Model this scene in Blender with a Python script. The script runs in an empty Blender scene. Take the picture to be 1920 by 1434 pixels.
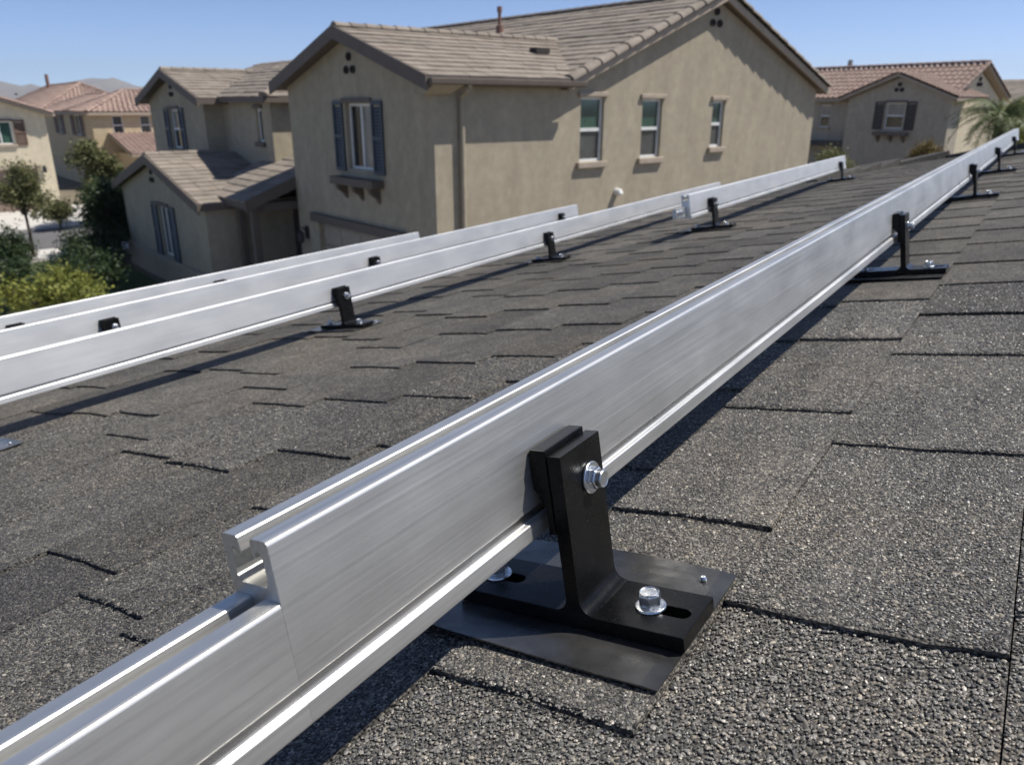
import bpy, bmesh, math, random
import numpy as np
from mathutils import Vector, Matrix

random.seed(7)
RNG = np.random.default_rng(7)
scene = bpy.context.scene
COL = scene.collection
RAD = math.radians

# ------------------------------------------------------------------ camera
EYE = 4.95                       # eye height above the street
PITCH = 19.855                   # degrees below the horizon
cam_d = bpy.data.cameras.new('camera')
cam = bpy.data.objects.new('camera', cam_d)
COL.objects.link(cam)
cam.location = (0, 0, EYE)
cam.rotation_euler = (RAD(90 - PITCH), 0, 0)
cam_d.sensor_fit = 'HORIZONTAL'
cam_d.sensor_width = 36.0
cam_d.lens = 27.0
cam_d.clip_start = 0.02
cam_d.clip_end = 30000
cam_d.dof.use_dof = True
cam_d.dof.focus_distance = 0.50
cam_d.dof.aperture_fstop = 15.0
scene.camera = cam

# ------------------------------------------------------------------ sky and sun
SUN_AZ, SUN_EL = 84.0, 56.0      # azimuth clockwise from the view direction
world = bpy.data.worlds.new('World')
scene.world = world
world.use_nodes = True
wn = world.node_tree
for nd in list(wn.nodes):
    wn.nodes.remove(nd)
w_out = wn.nodes.new('ShaderNodeOutputWorld')
w_bg = wn.nodes.new('ShaderNodeBackground')
w_sky = wn.nodes.new('ShaderNodeTexSky')
w_sky.sky_type = 'NISHITA'
w_sky.sun_disc = False
w_sky.sun_elevation = RAD(SUN_EL)
w_sky.sun_rotation = RAD(SUN_AZ)
w_sky.altitude = 3000
w_sky.air_density = 0.55
w_sky.dust_density = 0.6
w_sky.ozone_density = 4.0
w_bg.inputs['Strength'].default_value = 0.14
wn.links.new(w_sky.outputs[0], w_bg.inputs[0])
wn.links.new(w_bg.outputs[0], w_out.inputs[0])

sun_d = bpy.data.lights.new('sun', 'SUN')
sun_d.energy = 5.0
sun_d.angle = RAD(0.53)
sun_d.color = (1.0, 0.95, 0.87)
sun = bpy.data.objects.new('sun', sun_d)
COL.objects.link(sun)
sdir = Vector((math.sin(RAD(SUN_AZ)) * math.cos(RAD(SUN_EL)),
               math.cos(RAD(SUN_AZ)) * math.cos(RAD(SUN_EL)), math.sin(RAD(SUN_EL))))
sun.rotation_euler = (-sdir).to_track_quat('-Z', 'Y').to_euler()
sun.location = (6, -2, 14)

scene.view_settings.view_transform = 'Standard'
scene.view_settings.look = 'None'
scene.view_settings.gamma = 1.0
scene.view_settings.exposure = 0.27
scene.view_settings.use_curve_mapping = False

# ------------------------------------------------------------------ materials
MATS = {}


class NT:
    """small helper round one node tree"""
    def __init__(self, name):
        self.m = bpy.data.materials.new(name)
        self.m.use_nodes = True
        self.t = self.m.node_tree
        self.b = self.t.nodes['Principled BSDF']
        MATS[name] = self.m

    def n(self, kind, **kw):
        nd = self.t.nodes.new(kind)
        for k, v in kw.items():
            setattr(nd, k, v)
        return nd

    def l(self, a, b):
        self.t.links.new(a, b)

    def set(self, **kw):
        for k, v in kw.items():
            self.b.inputs[k.replace('_', ' ')].default_value = v

    def coords(self, kind='world', scale=(1, 1, 1)):
        if kind == 'world':
            src = self.n('ShaderNodeNewGeometry').outputs['Position']
        else:
            src = self.n('ShaderNodeTexCoord').outputs['Object']
        mp = self.n('ShaderNodeMapping')
        mp.inputs['Scale'].default_value = scale
        self.l(src, mp.inputs['Vector'])
        return mp.outputs[0]

    def noise(self, vec, scale, detail=4, rough=0.6):
        nd = self.n('ShaderNodeTexNoise')
        nd.inputs['Scale'].default_value = scale
        nd.inputs['Detail'].default_value = detail
        nd.inputs['Roughness'].default_value = rough
        self.l(vec, nd.inputs['Vector'])
        return nd.outputs[0]

    def ramp(self, fac, stops):
        nd = self.n('ShaderNodeValToRGB')
        els = nd.color_ramp.elements
        while len(els) < len(stops):
            els.new(0.5)
        for e, (p, c) in zip(els, stops):
            e.position = p
            e.color = c if len(c) == 4 else (*c, 1)
        self.l(fac, nd.inputs[0])
        return nd.outputs[0]

    def mix(self, fac, a, b, mode='MIX'):
        nd = self.n('ShaderNodeMix', data_type='RGBA', blend_type=mode)
        for sock, val in ((nd.inputs[0], fac), (nd.inputs[6], a), (nd.inputs[7], b)):
            if isinstance(val, (int, float)):
                sock.default_value = val
            elif isinstance(val, tuple):
                sock.default_value = val if len(val) == 4 else (*val, 1)
            else:
                self.l(val, sock)
        return nd.outputs[2]

    def math(self, op, a, b=None):
        nd = self.n('ShaderNodeMath', operation=op)
        for i, val in enumerate((a, b)):
            if val is None:
                continue
            if isinstance(val, (int, float)):
                nd.inputs[i].default_value = val
            else:
                self.l(val, nd.inputs[i])
        return nd.outputs[0]

    def bump(self, height, strength=0.3, dist=0.01):
        nd = self.n('ShaderNodeBump')
        nd.inputs['Strength'].default_value = strength
        nd.inputs['Distance'].default_value = dist
        self.l(height, nd.inputs['Height'])
        self.l(nd.outputs[0], self.b.inputs['Normal'])

    def color(self, sock):
        self.l(sock, self.b.inputs['Base Color'])


def plain(name, col, rough=0.7, metal=0.0, var=0.12, nscale=6.0, bump=0.0, bscale=60.0, spec=0.5):
    k = NT(name)
    k.set(Roughness=rough, Metallic=metal)
    k.b.inputs['Specular IOR Level'].default_value = spec
    v = k.coords()
    f = k.noise(v, nscale)
    lo = tuple(c * (1 - var) for c in col)
    hi = tuple(min(1, c * (1 + var)) for c in col)
    k.color(k.ramp(f, [(0.3, lo), (0.7, hi)]))
    if bump:
        k.bump(k.noise(v, bscale, 3), bump, 0.01)
    return k.m


# asphalt shingle with mineral granules
k = NT('asphalt_shingle')
k.set(Roughness=0.8)
k.b.inputs['Specular IOR Level'].default_value = 0.35
v = k.coords()
vo = k.n('ShaderNodeTexVoronoi', feature='F1')
vo.inputs['Scale'].default_value = 420
vo.inputs['Randomness'].default_value = 1.0
k.l(v, vo.inputs['Vector'])
sep = k.n('ShaderNodeSeparateColor')
k.l(vo.outputs['Color'], sep.inputs[0])
gran = k.ramp(sep.outputs[0], [(0.0, (0.032, 0.032, 0.032)), (0.3, (0.06, 0.058, 0.055)),
                               (0.65, (0.098, 0.094, 0.088)), (0.88, (0.145, 0.138, 0.127)),
                               (0.975, (0.20, 0.185, 0.16)), (1.0, (0.30, 0.28, 0.25))])
big = k.noise(v, 3.2, 5, 0.65)
mid = k.noise(v, 17, 4, 0.6)
tint = k.ramp(big, [(0.30, (0.74, 0.745, 0.76)), (0.5, (1.0, 0.98, 0.95)), (0.68, (1.2, 1.12, 1.01))])
c1 = k.mix(1.0, gran, tint, 'MULTIPLY')
t2 = k.ramp(mid, [(0.3, (0.78, 0.78, 0.785)), (0.7, (1.26, 1.25, 1.23))])
c2 = k.mix(1.0, c1, t2, 'MULTIPLY')
oi = k.n('ShaderNodeObjectInfo')
ta = k.n('ShaderNodeAttribute', attribute_name='tone')          # each tab's shade of the batch; near right ones lightened for grazing sun
c3 = k.mix(1.0, c2, oi.outputs['Color'], 'MULTIPLY')
k.color(k.mix(1.0, c3, ta.outputs['Color'], 'MULTIPLY'))
h = k.math('SUBTRACT', 1.0, k.math('MULTIPLY', vo.outputs['Distance'], 1.0))
h2 = k.math('ADD', k.math('MULTIPLY', h, 0.0022), k.math('MULTIPLY', k.noise(v, 60, 3), 0.002))
bn = k.n('ShaderNodeBump')
bn.inputs['Strength'].default_value = 0.9
bn.inputs['Distance'].default_value = 1.0
k.l(h2, bn.inputs['Height'])
k.l(bn.outputs[0], k.b.inputs['Normal'])

k = NT('granule_stone')
k.set(Roughness=0.42)
k.b.inputs['Specular IOR Level'].default_value = 0.6
oi = k.n('ShaderNodeObjectInfo')
gc = k.ramp(oi.outputs['Random'], [(0.0, (0.035, 0.034, 0.033)), (0.3, (0.082, 0.08, 0.076)),
                                   (0.62, (0.15, 0.146, 0.137)), (0.86, (0.24, 0.228, 0.208)),
                                   (0.97, (0.28, 0.25, 0.20)), (1.0, (0.5, 0.47, 0.42))])
v = k.coords()
ga = k.n('ShaderNodeAttribute', attribute_name='tone', attribute_type='INSTANCER')
gc = k.mix(1.0, gc, ga.outputs['Color'], 'MULTIPLY')
k.color(k.mix(1.0, gc, k.ramp(k.noise(v, 3.2, 5, 0.65), [(0.30, (0.74, 0.745, 0.76)), (0.5, (1, 0.98, 0.95)), (0.68, (1.18, 1.11, 1.01))]), 'MULTIPLY'))

# brushed aluminium (object x runs along the extrusion)
def aluminium(name, r0, lo, hi, metal=0.9):
    k = NT(name)
    br = k.noise(k.coords('object', (3, 420, 420)), 1.0, 5, 0.7)
    br2 = k.noise(k.coords('object', (26, 900, 900)), 1.0, 3, 0.6)
    blot = k.noise(k.coords('object', (7, 16, 16)), 1.0, 4, 0.6)
    spots = k.noise(k.coords('object', (90, 90, 90)), 1.0, 5, 0.75)
    scr = k.noise(k.coords('object', (1.2, 1500, 1500)), 1.0, 2, 0.5)
    k.set(Metallic=metal)
    mid = tuple((a + b) / 2 for a, b in zip(lo, hi))
    col = k.ramp(br, [(0.25, lo), (0.5, mid), (0.78, hi)])
    col = k.mix(0.4, col, k.ramp(blot, [(0.3, lo), (0.7, hi)]))
    col = k.mix(k.ramp(scr, [(0.66, (0, 0, 0)), (0.72, (0.5, 0.5, 0.5))]), col, (0.86, 0.86, 0.85))
    k.color(k.mix(k.ramp(spots, [(0.68, (0, 0, 0)), (0.76, (0.35, 0.35, 0.35))]), col, (0.42, 0.40, 0.37)))
    ro = k.math('ADD', k.math('MULTIPLY', br, 0.22), k.math('MULTIPLY', blot, 0.18))
    k.l(k.math('ADD', ro, r0), k.b.inputs['Roughness'])
    hh = k.math('ADD', k.math('MULTIPLY', br, 0.00012), k.math('MULTIPLY', br2, 0.00006))
    bn = k.n('ShaderNodeBump')
    bn.inputs['Strength'].default_value = 0.8
    bn.inputs['Distance'].default_value = 1.0
    k.l(hh, bn.inputs['Height'])
    k.l(bn.outputs[0], k.b.inputs['Normal'])


aluminium('brushed_aluminium', 0.25, (0.50, 0.50, 0.49), (0.82, 0.81, 0.775))
aluminium('pale_aluminium', 0.30, (0.66, 0.665, 0.665), (0.84, 0.84, 0.825), 0.8)  # same metal, brighter sky reflection of the rear rails put into its colour
aluminium('drawn_aluminium', 0.10, (0.50, 0.51, 0.53), (0.64, 0.645, 0.65), 1.0)

# black anodised bracket
k = NT('black_anodised')
k.set(Roughness=0.36, Metallic=0.55)
k.b.inputs['Specular IOR Level'].default_value = 0.35
v = k.coords()
sc = k.noise(k.coords('world', (160, 160, 900)), 1.0, 4, 0.75)
dust = k.noise(v, 900, 2, 0.5)
c = k.ramp(k.noise(v, 40, 4), [(0.3, (0.006, 0.0063, 0.0068)), (0.75, (0.014, 0.014, 0.0145))])
c = k.mix(k.ramp(dust, [(0.685, (0, 0, 0)), (0.76, (0.6, 0.6, 0.6))]), c, (0.20, 0.19, 0.17))
k.color(c)
k.l(k.math('ADD', k.math('MULTIPLY', k.noise(v, 55, 4), 0.26), 0.16), k.b.inputs['Roughness'])
k.bump(sc, 0.06, 0.002)

k = NT('black_flashing')
k.set(Metallic=0.7)
k.b.inputs['Specular IOR Level'].default_value = 0.7
v = k.coords()
dust = k.noise(v, 700, 2, 0.5)
c = k.ramp(k.noise(v, 22, 5), [(0.35, (0.07, 0.07, 0.071)), (0.7, (0.15, 0.148, 0.144))])
k.color(k.mix(k.ramp(dust, [(0.67, (0, 0, 0)), (0.75, (0.6, 0.6, 0.6))]), c, (0.22, 0.2, 0.17)))
k.l(k.math('ADD', k.math('MULTIPLY', k.noise(v, 30, 4), 0.3), 0.12), k.b.inputs['Roughness'])
k.bump(k.noise(v, 28, 2), 0.25, 0.004)

k = NT('zinc_steel')
k.set(Metallic=1.0)
v = k.coords()
k.color(k.ramp(k.noise(v, 300, 4), [(0.3, (0.55, 0.57, 0.6)), (0.7, (0.82, 0.84, 0.85))]))
k.l(k.math('ADD', k.math('MULTIPLY', k.noise(v, 500, 4), 0.3), 0.16), k.b.inputs['Roughness'])
k.bump(k.noise(v, 700, 3), 0.15, 0.001)

# stucco walls
def stucco(name, col, streak=0.11):
    k = NT(name)
    k.set(Roughness=0.92)
    k.b.inputs['Specular IOR Level'].default_value = 0.2
    v = k.coords()
    vs = k.coords('world', (1.6, 1.6, 0.55))
    f = k.noise(vs, 1.3, 6, 0.62)
    lo = tuple(c * (1 - streak) for c in col)
    hi = tuple(c * (1 + streak) for c in col)
    c = k.ramp(f, [(0.3, lo), (0.52, col), (0.72, hi)])
    g = k.ramp(k.noise(v, 5.5, 4), [(0.35, (0.93, 0.93, 0.93)), (0.65, (1.06, 1.06, 1.05))])
    c = k.mix(1.0, c, g, 'MULTIPLY')
    pt = k.ramp(k.noise(k.coords('world', (1.5, 1.5, 0.8)), 2.1, 3, 0.55), [(0.60, (0, 0, 0)), (0.70, (0.5, 0.5, 0.5))])
    k.color(k.mix(pt, c, tuple(min(1, q * 1.22) for q in col)))
    k.bump(k.noise(v, 45, 4, 0.7), 0.5, 0.02)
    return k.m


stucco('stucco_beige', (0.395, 0.345, 0.26))
stucco('stucco_cream', (0.66, 0.58, 0.43), 0.08)
stucco('stucco_yellow', (0.55, 0.45, 0.30), 0.08)
stucco('stucco_grey', (0.42, 0.38, 0.31), 0.10)


def tile(name, cols, nscale=2.0):
    k = NT(name)
    k.set(Roughness=0.85)
    k.b.inputs['Specular IOR Level'].default_value = 0.25
    v = k.coords()
    a = k.ramp(k.noise(v, nscale, 5, 0.7), [(0.3, cols[0]), (0.5, cols[1]), (0.72, cols[2])])
    oi = k.n('ShaderNodeObjectInfo')
    b = k.ramp(oi.outputs['Random'], [(0, (0.88, 0.88, 0.88)), (1, (1.12, 1.10, 1.08))])
    k.color(k.mix(1.0, a, b, 'MULTIPLY'))
    k.bump(k.noise(v, 30, 4), 0.3, 0.02)


tile('tile_brown', [(0.185, 0.158, 0.132), (0.25, 0.217, 0.183), (0.32, 0.28, 0.238)])
tile('tile_red', [(0.215, 0.155, 0.13), (0.295, 0.215, 0.182), (0.375, 0.285, 0.245)])
plain('trim_brown', (0.13, 0.105, 0.085), 0.7)
plain('trim_tan', (0.38, 0.315, 0.245), 0.8)
plain('shutter_blue', (0.055, 0.068, 0.085), 0.55, bump=0.1)
plain('shutter_brown', (0.14, 0.085, 0.06), 0.6)
plain('shutter_dark', (0.06, 0.052, 0.05), 0.6)
plain('vinyl_white', (0.72, 0.72, 0.70), 0.45, var=0.04)
plain('garage_beige', (0.36, 0.31, 0.25), 0.6)
plain('garage_brown', (0.24, 0.175, 0.14), 0.6)
plain('vent_dark', (0.035, 0.03, 0.028), 0.8)
plain('pipe_metal', (0.33, 0.29, 0.26), 0.5, metal=0.3)
plain('rust_pipe', (0.22, 0.12, 0.09), 0.7)
plain('concrete', (0.52, 0.50, 0.46), 0.9, var=0.10, nscale=0.8, bump=0.2)
plain('asphalt_road', (0.12, 0.118, 0.12), 0.9, var=0.12, nscale=1.4, bump=0.2)
plain('lawn', (0.055, 0.075, 0.022), 0.95, var=0.35, nscale=3.0, bump=0.6, bscale=25)
plain('dry_ground', (0.16, 0.135, 0.095), 0.95, var=0.25, nscale=0.5, bump=0.3)
plain('bark', (0.11, 0.085, 0.065), 0.9, var=0.3, nscale=12, bump=0.5)
plain('mountain_rock', (0.16, 0.135, 0.115), 0.95, var=0.25, nscale=0.002)
plain('felt_deck', (0.03, 0.03, 0.031), 0.9)
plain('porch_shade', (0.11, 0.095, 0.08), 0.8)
plain('lamp_iron', (0.03, 0.03, 0.033), 0.5)


def glass(name, col, rough=0.06):
    k = NT(name)
    v = k.coords()
    k.color(k.ramp(k.noise(v, 1.8, 3), [(0.35, tuple(c * 0.75 for c in col)), (0.7, tuple(c * 1.25 for c in col))]))
    k.set(Roughness=rough)
    k.b.inputs['Specular IOR Level'].default_value = 0.7


glass('glass_green', (0.045, 0.10, 0.078))
glass('glass_grey', (0.075, 0.08, 0.08))
glass('glass_dark', (0.018, 0.024, 0.026))
glass('glass_blind', (0.26, 0.24, 0.20), 0.25)


def leafmat(name, a, b, trans=0.25):
    k = NT(name)
    k.set(Roughness=0.55)
    k.b.inputs['Specular IOR Level'].default_value = 0.35
    v = k.coords()
    at = k.n('ShaderNodeAttribute', attribute_name='tone')
    f = k.math('ADD', k.math('MULTIPLY', at.outputs['Fac'], 0.65), k.math('MULTIPLY', k.noise(v, 1.6, 3), 0.35))
    c = k.ramp(f, [(0.2, a), (0.8, b)])
    k.color(c)
    tr = k.n('ShaderNodeBsdfTranslucent')
    k.l(c, tr.inputs[0])
    ms = k.n('ShaderNodeMixShader')
    ms.inputs[0].default_value = trans
    k.l(k.b.outputs[0], ms.inputs[1])
    k.l(tr.outputs[0], ms.inputs[2])
    k.l(ms.outputs[0], k.t.nodes['Material Output'].inputs['Surface'])


leafmat('leaf_olive', (0.06, 0.075, 0.026), (0.25, 0.25, 0.11), 0.35)
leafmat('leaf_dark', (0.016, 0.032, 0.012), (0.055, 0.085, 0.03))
leafmat('leaf_lime', (0.085, 0.11, 0.02), (0.36, 0.37, 0.09), 0.35)
leafmat('leaf_rust', (0.11, 0.075, 0.02), (0.22, 0.17, 0.05))
leafmat('leaf_palm', (0.10, 0.13, 0.04), (0.26, 0.28, 0.11))
leafmat('leaf_pale', (0.14, 0.16, 0.06), (0.34, 0.34, 0.17))

# ------------------------------------------------------------------ mesh helpers
X, Y, Zv = Vector((1, 0, 0)), Vector((0, 1, 0)), Vector((0, 0, 1))


class MB:
    """collects faces, builds ONE mesh object"""
    def __init__(self):
        self.v = []
        self.f = []

    def face(self, pts):
        i = len(self.v)
        self.v.extend([tuple(p) for p in pts])
        self.f.append(tuple(range(i, i + len(pts))))

    def add(self, verts, faces):
        i = len(self.v)
        self.v.extend([tuple(p) for p in verts])
        self.f.extend([tuple(q + i for q in f) for f in faces])

    def hexa(self, p):           # eight corners: bottom loop 0-3, top loop 4-7
        self.add(p, [(3, 2, 1, 0), (4, 5, 6, 7), (0, 1, 5, 4), (1, 2, 6, 5), (2, 3, 7, 6), (3, 0, 4, 7)])

    def box(self, x0, x1, y0, y1, z0, z1):
        self.hexa([(x0, y0, z0), (x1, y0, z0), (x1, y1, z0), (x0, y1, z0),
                   (x0, y0, z1), (x1, y0, z1), (x1, y1, z1), (x0, y1, z1)])

    def prism(self, loop, vec):  # a loop of points extruded by a vector
        n = len(loop)
        a = [Vector(p) for p in loop]
        b = [p + Vector(vec) for p in a]
        fs = [tuple(range(n - 1, -1, -1)), tuple(range(n, 2 * n))]
        for i in range(n):
            j = (i + 1) % n
            fs.append((i, j, n + j, n + i))
        self.add(a + b, fs)

    def tube(self, pts, rads, seg=10):
        pts = [Vector(p) for p in pts]
        rings = []
        for i, p in enumerate(pts):
            d = (pts[min(i + 1, len(pts) - 1)] - pts[max(i - 1, 0)]).normalized()
            ref = Vector((0, 0, 1)) if abs(d.z) < 0.9 else Vector((1, 0, 0))
            x = d.cross(ref).normalized()
            y = d.cross(x)
            r = rads[i] if isinstance(rads, (list, tuple)) else rads
            rings.append([p + (x * math.cos(t) + y * math.sin(t)) * r
                          for t in [2 * math.pi * s / seg for s in range(seg)]])
        vs = [q for r in rings for q in r]
        fs = []
        for i in range(len(rings) - 1):
            for s in range(seg):
                t = (s + 1) % seg
                fs.append((i * seg + s, i * seg + t, (i + 1) * seg + t, (i + 1) * seg + s))
        fs.append(tuple(range(seg - 1, -1, -1)))
        m = (len(rings) - 1) * seg
        fs.append(tuple(range(m, m + seg)))
        self.add(vs, fs)

    def mesh(self, name, mat=None, smooth=False, fix=True):
        me = bpy.data.meshes.new(name)
        me.from_pydata(self.v, [], self.f)
        if fix:
            bm = bmesh.new()
            bm.from_mesh(me)
            bmesh.ops.recalc_face_normals(bm, faces=bm.faces)
            bm.to_mesh(me)
            bm.free()
        if mat:
            me.materials.append(MATS[mat])
        if smooth:
            for p in me.polygons:
                p.use_smooth = True
        return me

    def build(self, name, mat, parent=None, smooth=False, matrix=None, bevel=0.0, segs=2, fix=True):
        o = bpy.data.objects.new(name, self.mesh(name, mat, smooth, fix))
        return link(o, parent, matrix, bevel, segs)


def link(o, parent=None, matrix=None, bevel=0.0, segs=2):
    COL.objects.link(o)
    if parent:
        o.parent = parent
    if matrix is not None:
        o.matrix_local = matrix
    if bevel:
        md = o.modifiers.new('bevel', 'BEVEL')
        md.width = bevel
        md.segments = segs
        md.limit_method = 'ANGLE'
        md.angle_limit = RAD(35)
        for p in o.data.polygons:
            p.use_smooth = True
        ws = o.modifiers.new('weighted', 'WEIGHTED_NORMAL')
        ws.keep_sharp = True
    return o


def thing(name, label, cat, group=None, matrix=None):
    o = bpy.data.objects.new(name, None)
    o.empty_display_size = 0.1
    COL.objects.link(o)
    if matrix is not None:
        o.matrix_world = matrix
    return tag(o, label, cat, group)


def tag(o, label, cat, group=None):
    o['label'] = label
    o['category'] = cat
    if group:
        o['group'] = group
    return o


def struct(o):
    o['kind'] = 'structure'
    return o


def heading(az):
    a = RAD(az)
    return Vector((math.sin(a), math.cos(a), 0))


def frame_matrix(x, y, az, z=0.0):
    """local x points along azimuth az, local y ninety degrees to its left"""
    e1, e2 = heading(az), heading(az - 90)
    return Matrix(((e1.x, e2.x, 0, x), (e1.y, e2.y, 0, y), (0, 0, 1, z), (0, 0, 0, 1)))


# ------------------------------------------------------------------ the roof frame
D = 0.28                                              # metres per roof unit (camera to roof plane)
RU = Vector((0.55819385, 0.82971057, 0.0)).normalized()
RN = Vector((-0.13975619, 0.094022, 0.98571196)).normalized()
RV = RN.cross(RU).normalized()
RO = Vector((0, 0, EYE)) - RN * D                     # foot of the camera on the roof plane
MR = Matrix(((RU.x, RV.x, RN.x, RO.x), (RU.y, RV.y, RN.y, RO.y), (RU.z, RV.z, RN.z, RO.z), (0, 0, 0, 1)))


def roof_world(u, v, w):
    return MR @ Vector((u * D, v * D, w * D))


_fw = Vector((0, math.cos(RAD(PITCH)), -math.sin(RAD(PITCH))))
_up = Vector((0, math.sin(RAD(PITCH)), math.cos(RAD(PITCH))))


def pixel(p):
    q = p - Vector((0, 0, EYE))
    z = q.dot(_fw)
    if z < 0.02:
        return None
    return 960 + 1440 * q.x / z, 717 - 1440 * q.dot(_up) / z, z


# ------------------------------------------------------------------ ground, road, hills
mb = MB()
mb.face([(-8500, -2500, 0), (8500, -2500, 0), (8500, 8500, 0), (-8500, 8500, 0)])
struct(mb.build('ground', 'dry_ground'))

HP = Vector((-1.45, 15.0, 0))                          # corner of the beige house (plan)
MH = frame_matrix(HP.x, HP.y, 50.2)                   # a along its gable wall, b away to the left


def slab(name, pts, z0, z1, mat):
    m = MB()
    m.prism([(p[0], p[1], z0) for p in pts], (0, 0, z1 - z0))
    return struct(m.build(name, mat, matrix=MH))


slab('lawn', [(-14, 6.5), (-2.2, 6.5), (-2.2, 17.2), (-14, 17.2)], -0.2, 0.03, 'lawn')
slab('pavement', [(-40, 17.3), (3, 17.3), (3, 19.0), (-40, 19.0)], -0.2, 0.13, 'concrete')
slab('kerb', [(-40, 19.004), (3, 19.004), (3, 19.18), (-40, 19.18)], -0.2, 0.12, 'concrete')
slab('road', [(-40, 19.18), (3, 19.18), (3, 25.2), (-40, 25.2)], -0.2, 0.012, 'asphalt_road')
slab('driveway', [(-10, 25.2), (1.6, 25.2), (1.6, 33.2), (-10, 33.2)], -0.2, 0.09, 'concrete')
slab('driveway', [(-14, 1.0), (-0.02, 1.0), (-0.02, 5.6), (-14, 5.6)], -0.2, 0.05, 'concrete')

# far mountains: real ridges several kilometres away
def mountains():
    m = MB()
    nx = 120
    ys = [5200, 5700, 6400, 7200]
    prof = []
    for i in range(nx + 1):
        x = -7000 + 9500 * i / nx
        t = x / 6300.0 * 1531 + 960           # only to know how high the skyline stands there
        hgt = 70 + 40 * math.sin(x * 0.0011) + 30 * math.sin(x * 0.0031 + 1) + 16 * math.sin(x * 0.0083)
        hgt += 150 * math.exp(-((t - 190) / 55.0) ** 2) + 55 * math.exp(-((t - 265) / 45.0) ** 2) + 70 * math.exp(-((t + 40) / 60.0) ** 2)
        prof.append((x, max(15, hgt)))
    grid = []
    for j, y in enumerate(ys):
        fac = (0.0, 0.55, 1.0, 0.0)[j]
        row = []
        for i, (x, hgt) in enumerate(prof):
            row.append((x, y + 120 * math.sin(i * 1.7 + j), hgt * fac * (1 + 0.12 * math.sin(i * 2.3 + 3 * j)) - 2))
        grid.append(row)
    vs = [p for r in grid for p in r]
    w = nx + 1
    fs = [(j * w + i, j * w + i + 1, (j + 1) * w + i + 1, (j + 1) * w + i) for j in range(len(ys) - 1) for i in range(nx)]
    m.add(vs, fs)
    return struct(m.build('mountains', 'mountain_rock'))


mountains()

# ------------------------------------------------------------------ the shingled roof we stand on
RIDGE = -3.2  # unseen ridge, set close so the rail faces reflect open sky
OUTLINE = [(-12, RIDGE), (26.6, RIDGE), (26.6, 3.0), (25.3, 4.2), (21.6, 5.5), (17.0, 6.6), (13.7, 8.5), (10.5, 9.4), (9.5, 9.6), (-12, 9.6)]


def inside(u, v, poly=OUTLINE):
    c = False
    for i in range(len(poly)):
        (x1, y1), (x2, y2) = poly[i], poly[i - 1]
        if (y1 > v) != (y2 > v) and u < (x2 - x1) * (v - y1) / (y2 - y1) + x1:
            c = not c
    return c


near_base = Matrix.Translation((RO.x, RO.y, 0))
near_house = thing('house', 'house under the dark asphalt shingle roof that carries the aluminium rails', 'house', matrix=near_base)
MRL = near_base.inverted() @ MR                        # roof frame inside the house

mb = MB()
mb.prism([(u * D, v * D, -0.34 * D) for u, v in OUTLINE], (0, 0, 0.30 * D))
roof = mb.build('roof', 'felt_deck', near_house, matrix=MRL)
mb = MB()
inset = [(-11, RIDGE + 0.1), (25, RIDGE + 0.1), (25, 2.4), (23.5, 3.4), (20.5, 4.3), (16.0, 5.4), (12.9, 7.2), (9.8, 8.2), (-11, 8.3)]
wp = [near_base.inverted() @ roof_world(u, v, -0.36) for u, v in inset]
n_ = len(wp)
vs = [(p.x, p.y, 0) for p in wp] + [tuple(p) for p in wp]
mb.add(vs, [tuple(range(n_ - 1, -1, -1)), tuple(range(n_, 2 * n_))] + [(i, (i + 1) % n_, n_ + (i + 1) % n_, n_ + i) for i in range(n_)])
mb.build('wall', 'stucco_beige', near_house)

# unseen other slope, shaped to fall away so the rails mirror sky
back = Vector((-RV.x, -RV.y, RV.z)).normalized()
pa, pb = [near_base.inverted() @ roof_world(u, RIDGE, -0.05) for u in (-12, 26.6)]
mb = MB()
mb.prism([pa - Zv * 0.08, pb - Zv * 0.08, pb + back * 4.4 - Zv * 0.08, pa + back * 4.4 - Zv * 0.08], (0, 0, 0.08))
mb.build('roof_back_slope', 'asphalt_shingle', near_house)
pa, pb = [near_base.inverted() @ roof_world(u, RIDGE, -0.36) for u in (-11, 25)]
mb = MB()
qa, qb = pa + back * 4.0, pb + back * 4.0
mb.hexa([(pa.x, pa.y, 0), (pb.x, pb.y, 0), (qb.x, qb.y, 0), (qa.x, qa.y, 0), pa, pb, qb - Zv * 0.1, qa - Zv * 0.1])
mb.build('wall', 'stucco_beige', near_house)

# shingle tabs: columns along the rails, butt edges facing the camera
KNOWN = {0: [0.45, 1.54, 2.63, 3.84], 1: [0.12, 1.05, 1.93, 2.96, 4.14], 2: [0.6, 1.45, 2.25, 3.2],
         3: [0.83, 1.72, 2.39, 3.3], 4: [0.9, 1.55, 2.21, 3.21, 4.04, 4.98], 5: [1.03, 2.05, 2.9, 3.73, 4.6],
         6: [0.85, 1.78, 2.77, 3.56], 7: [0.95, 1.82, 2.62, 3.40], 8: [1.1, 1.98, 2.89], 9: [1.3, 2.31, 3.2]}
VB = [0.05, 0.615, 1.11, 1.59, 2.03, 2.40, 2.87, 3.36, 3.81, 4.27, 4.72]
right = [0.05]                                        # columns up to the ridge
while right[0] > RIDGE:
    right.insert(0, right[0] - random.uniform(0.44, 0.54))
left = [5.16]
while left[-1] < 9.7:
    left.append(left[-1] + random.uniform(0.43, 0.53))
bounds = right[:-1] + VB + left
off = len(right) - 1
TABS = []                                             # u0, step, v0, v1
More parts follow.
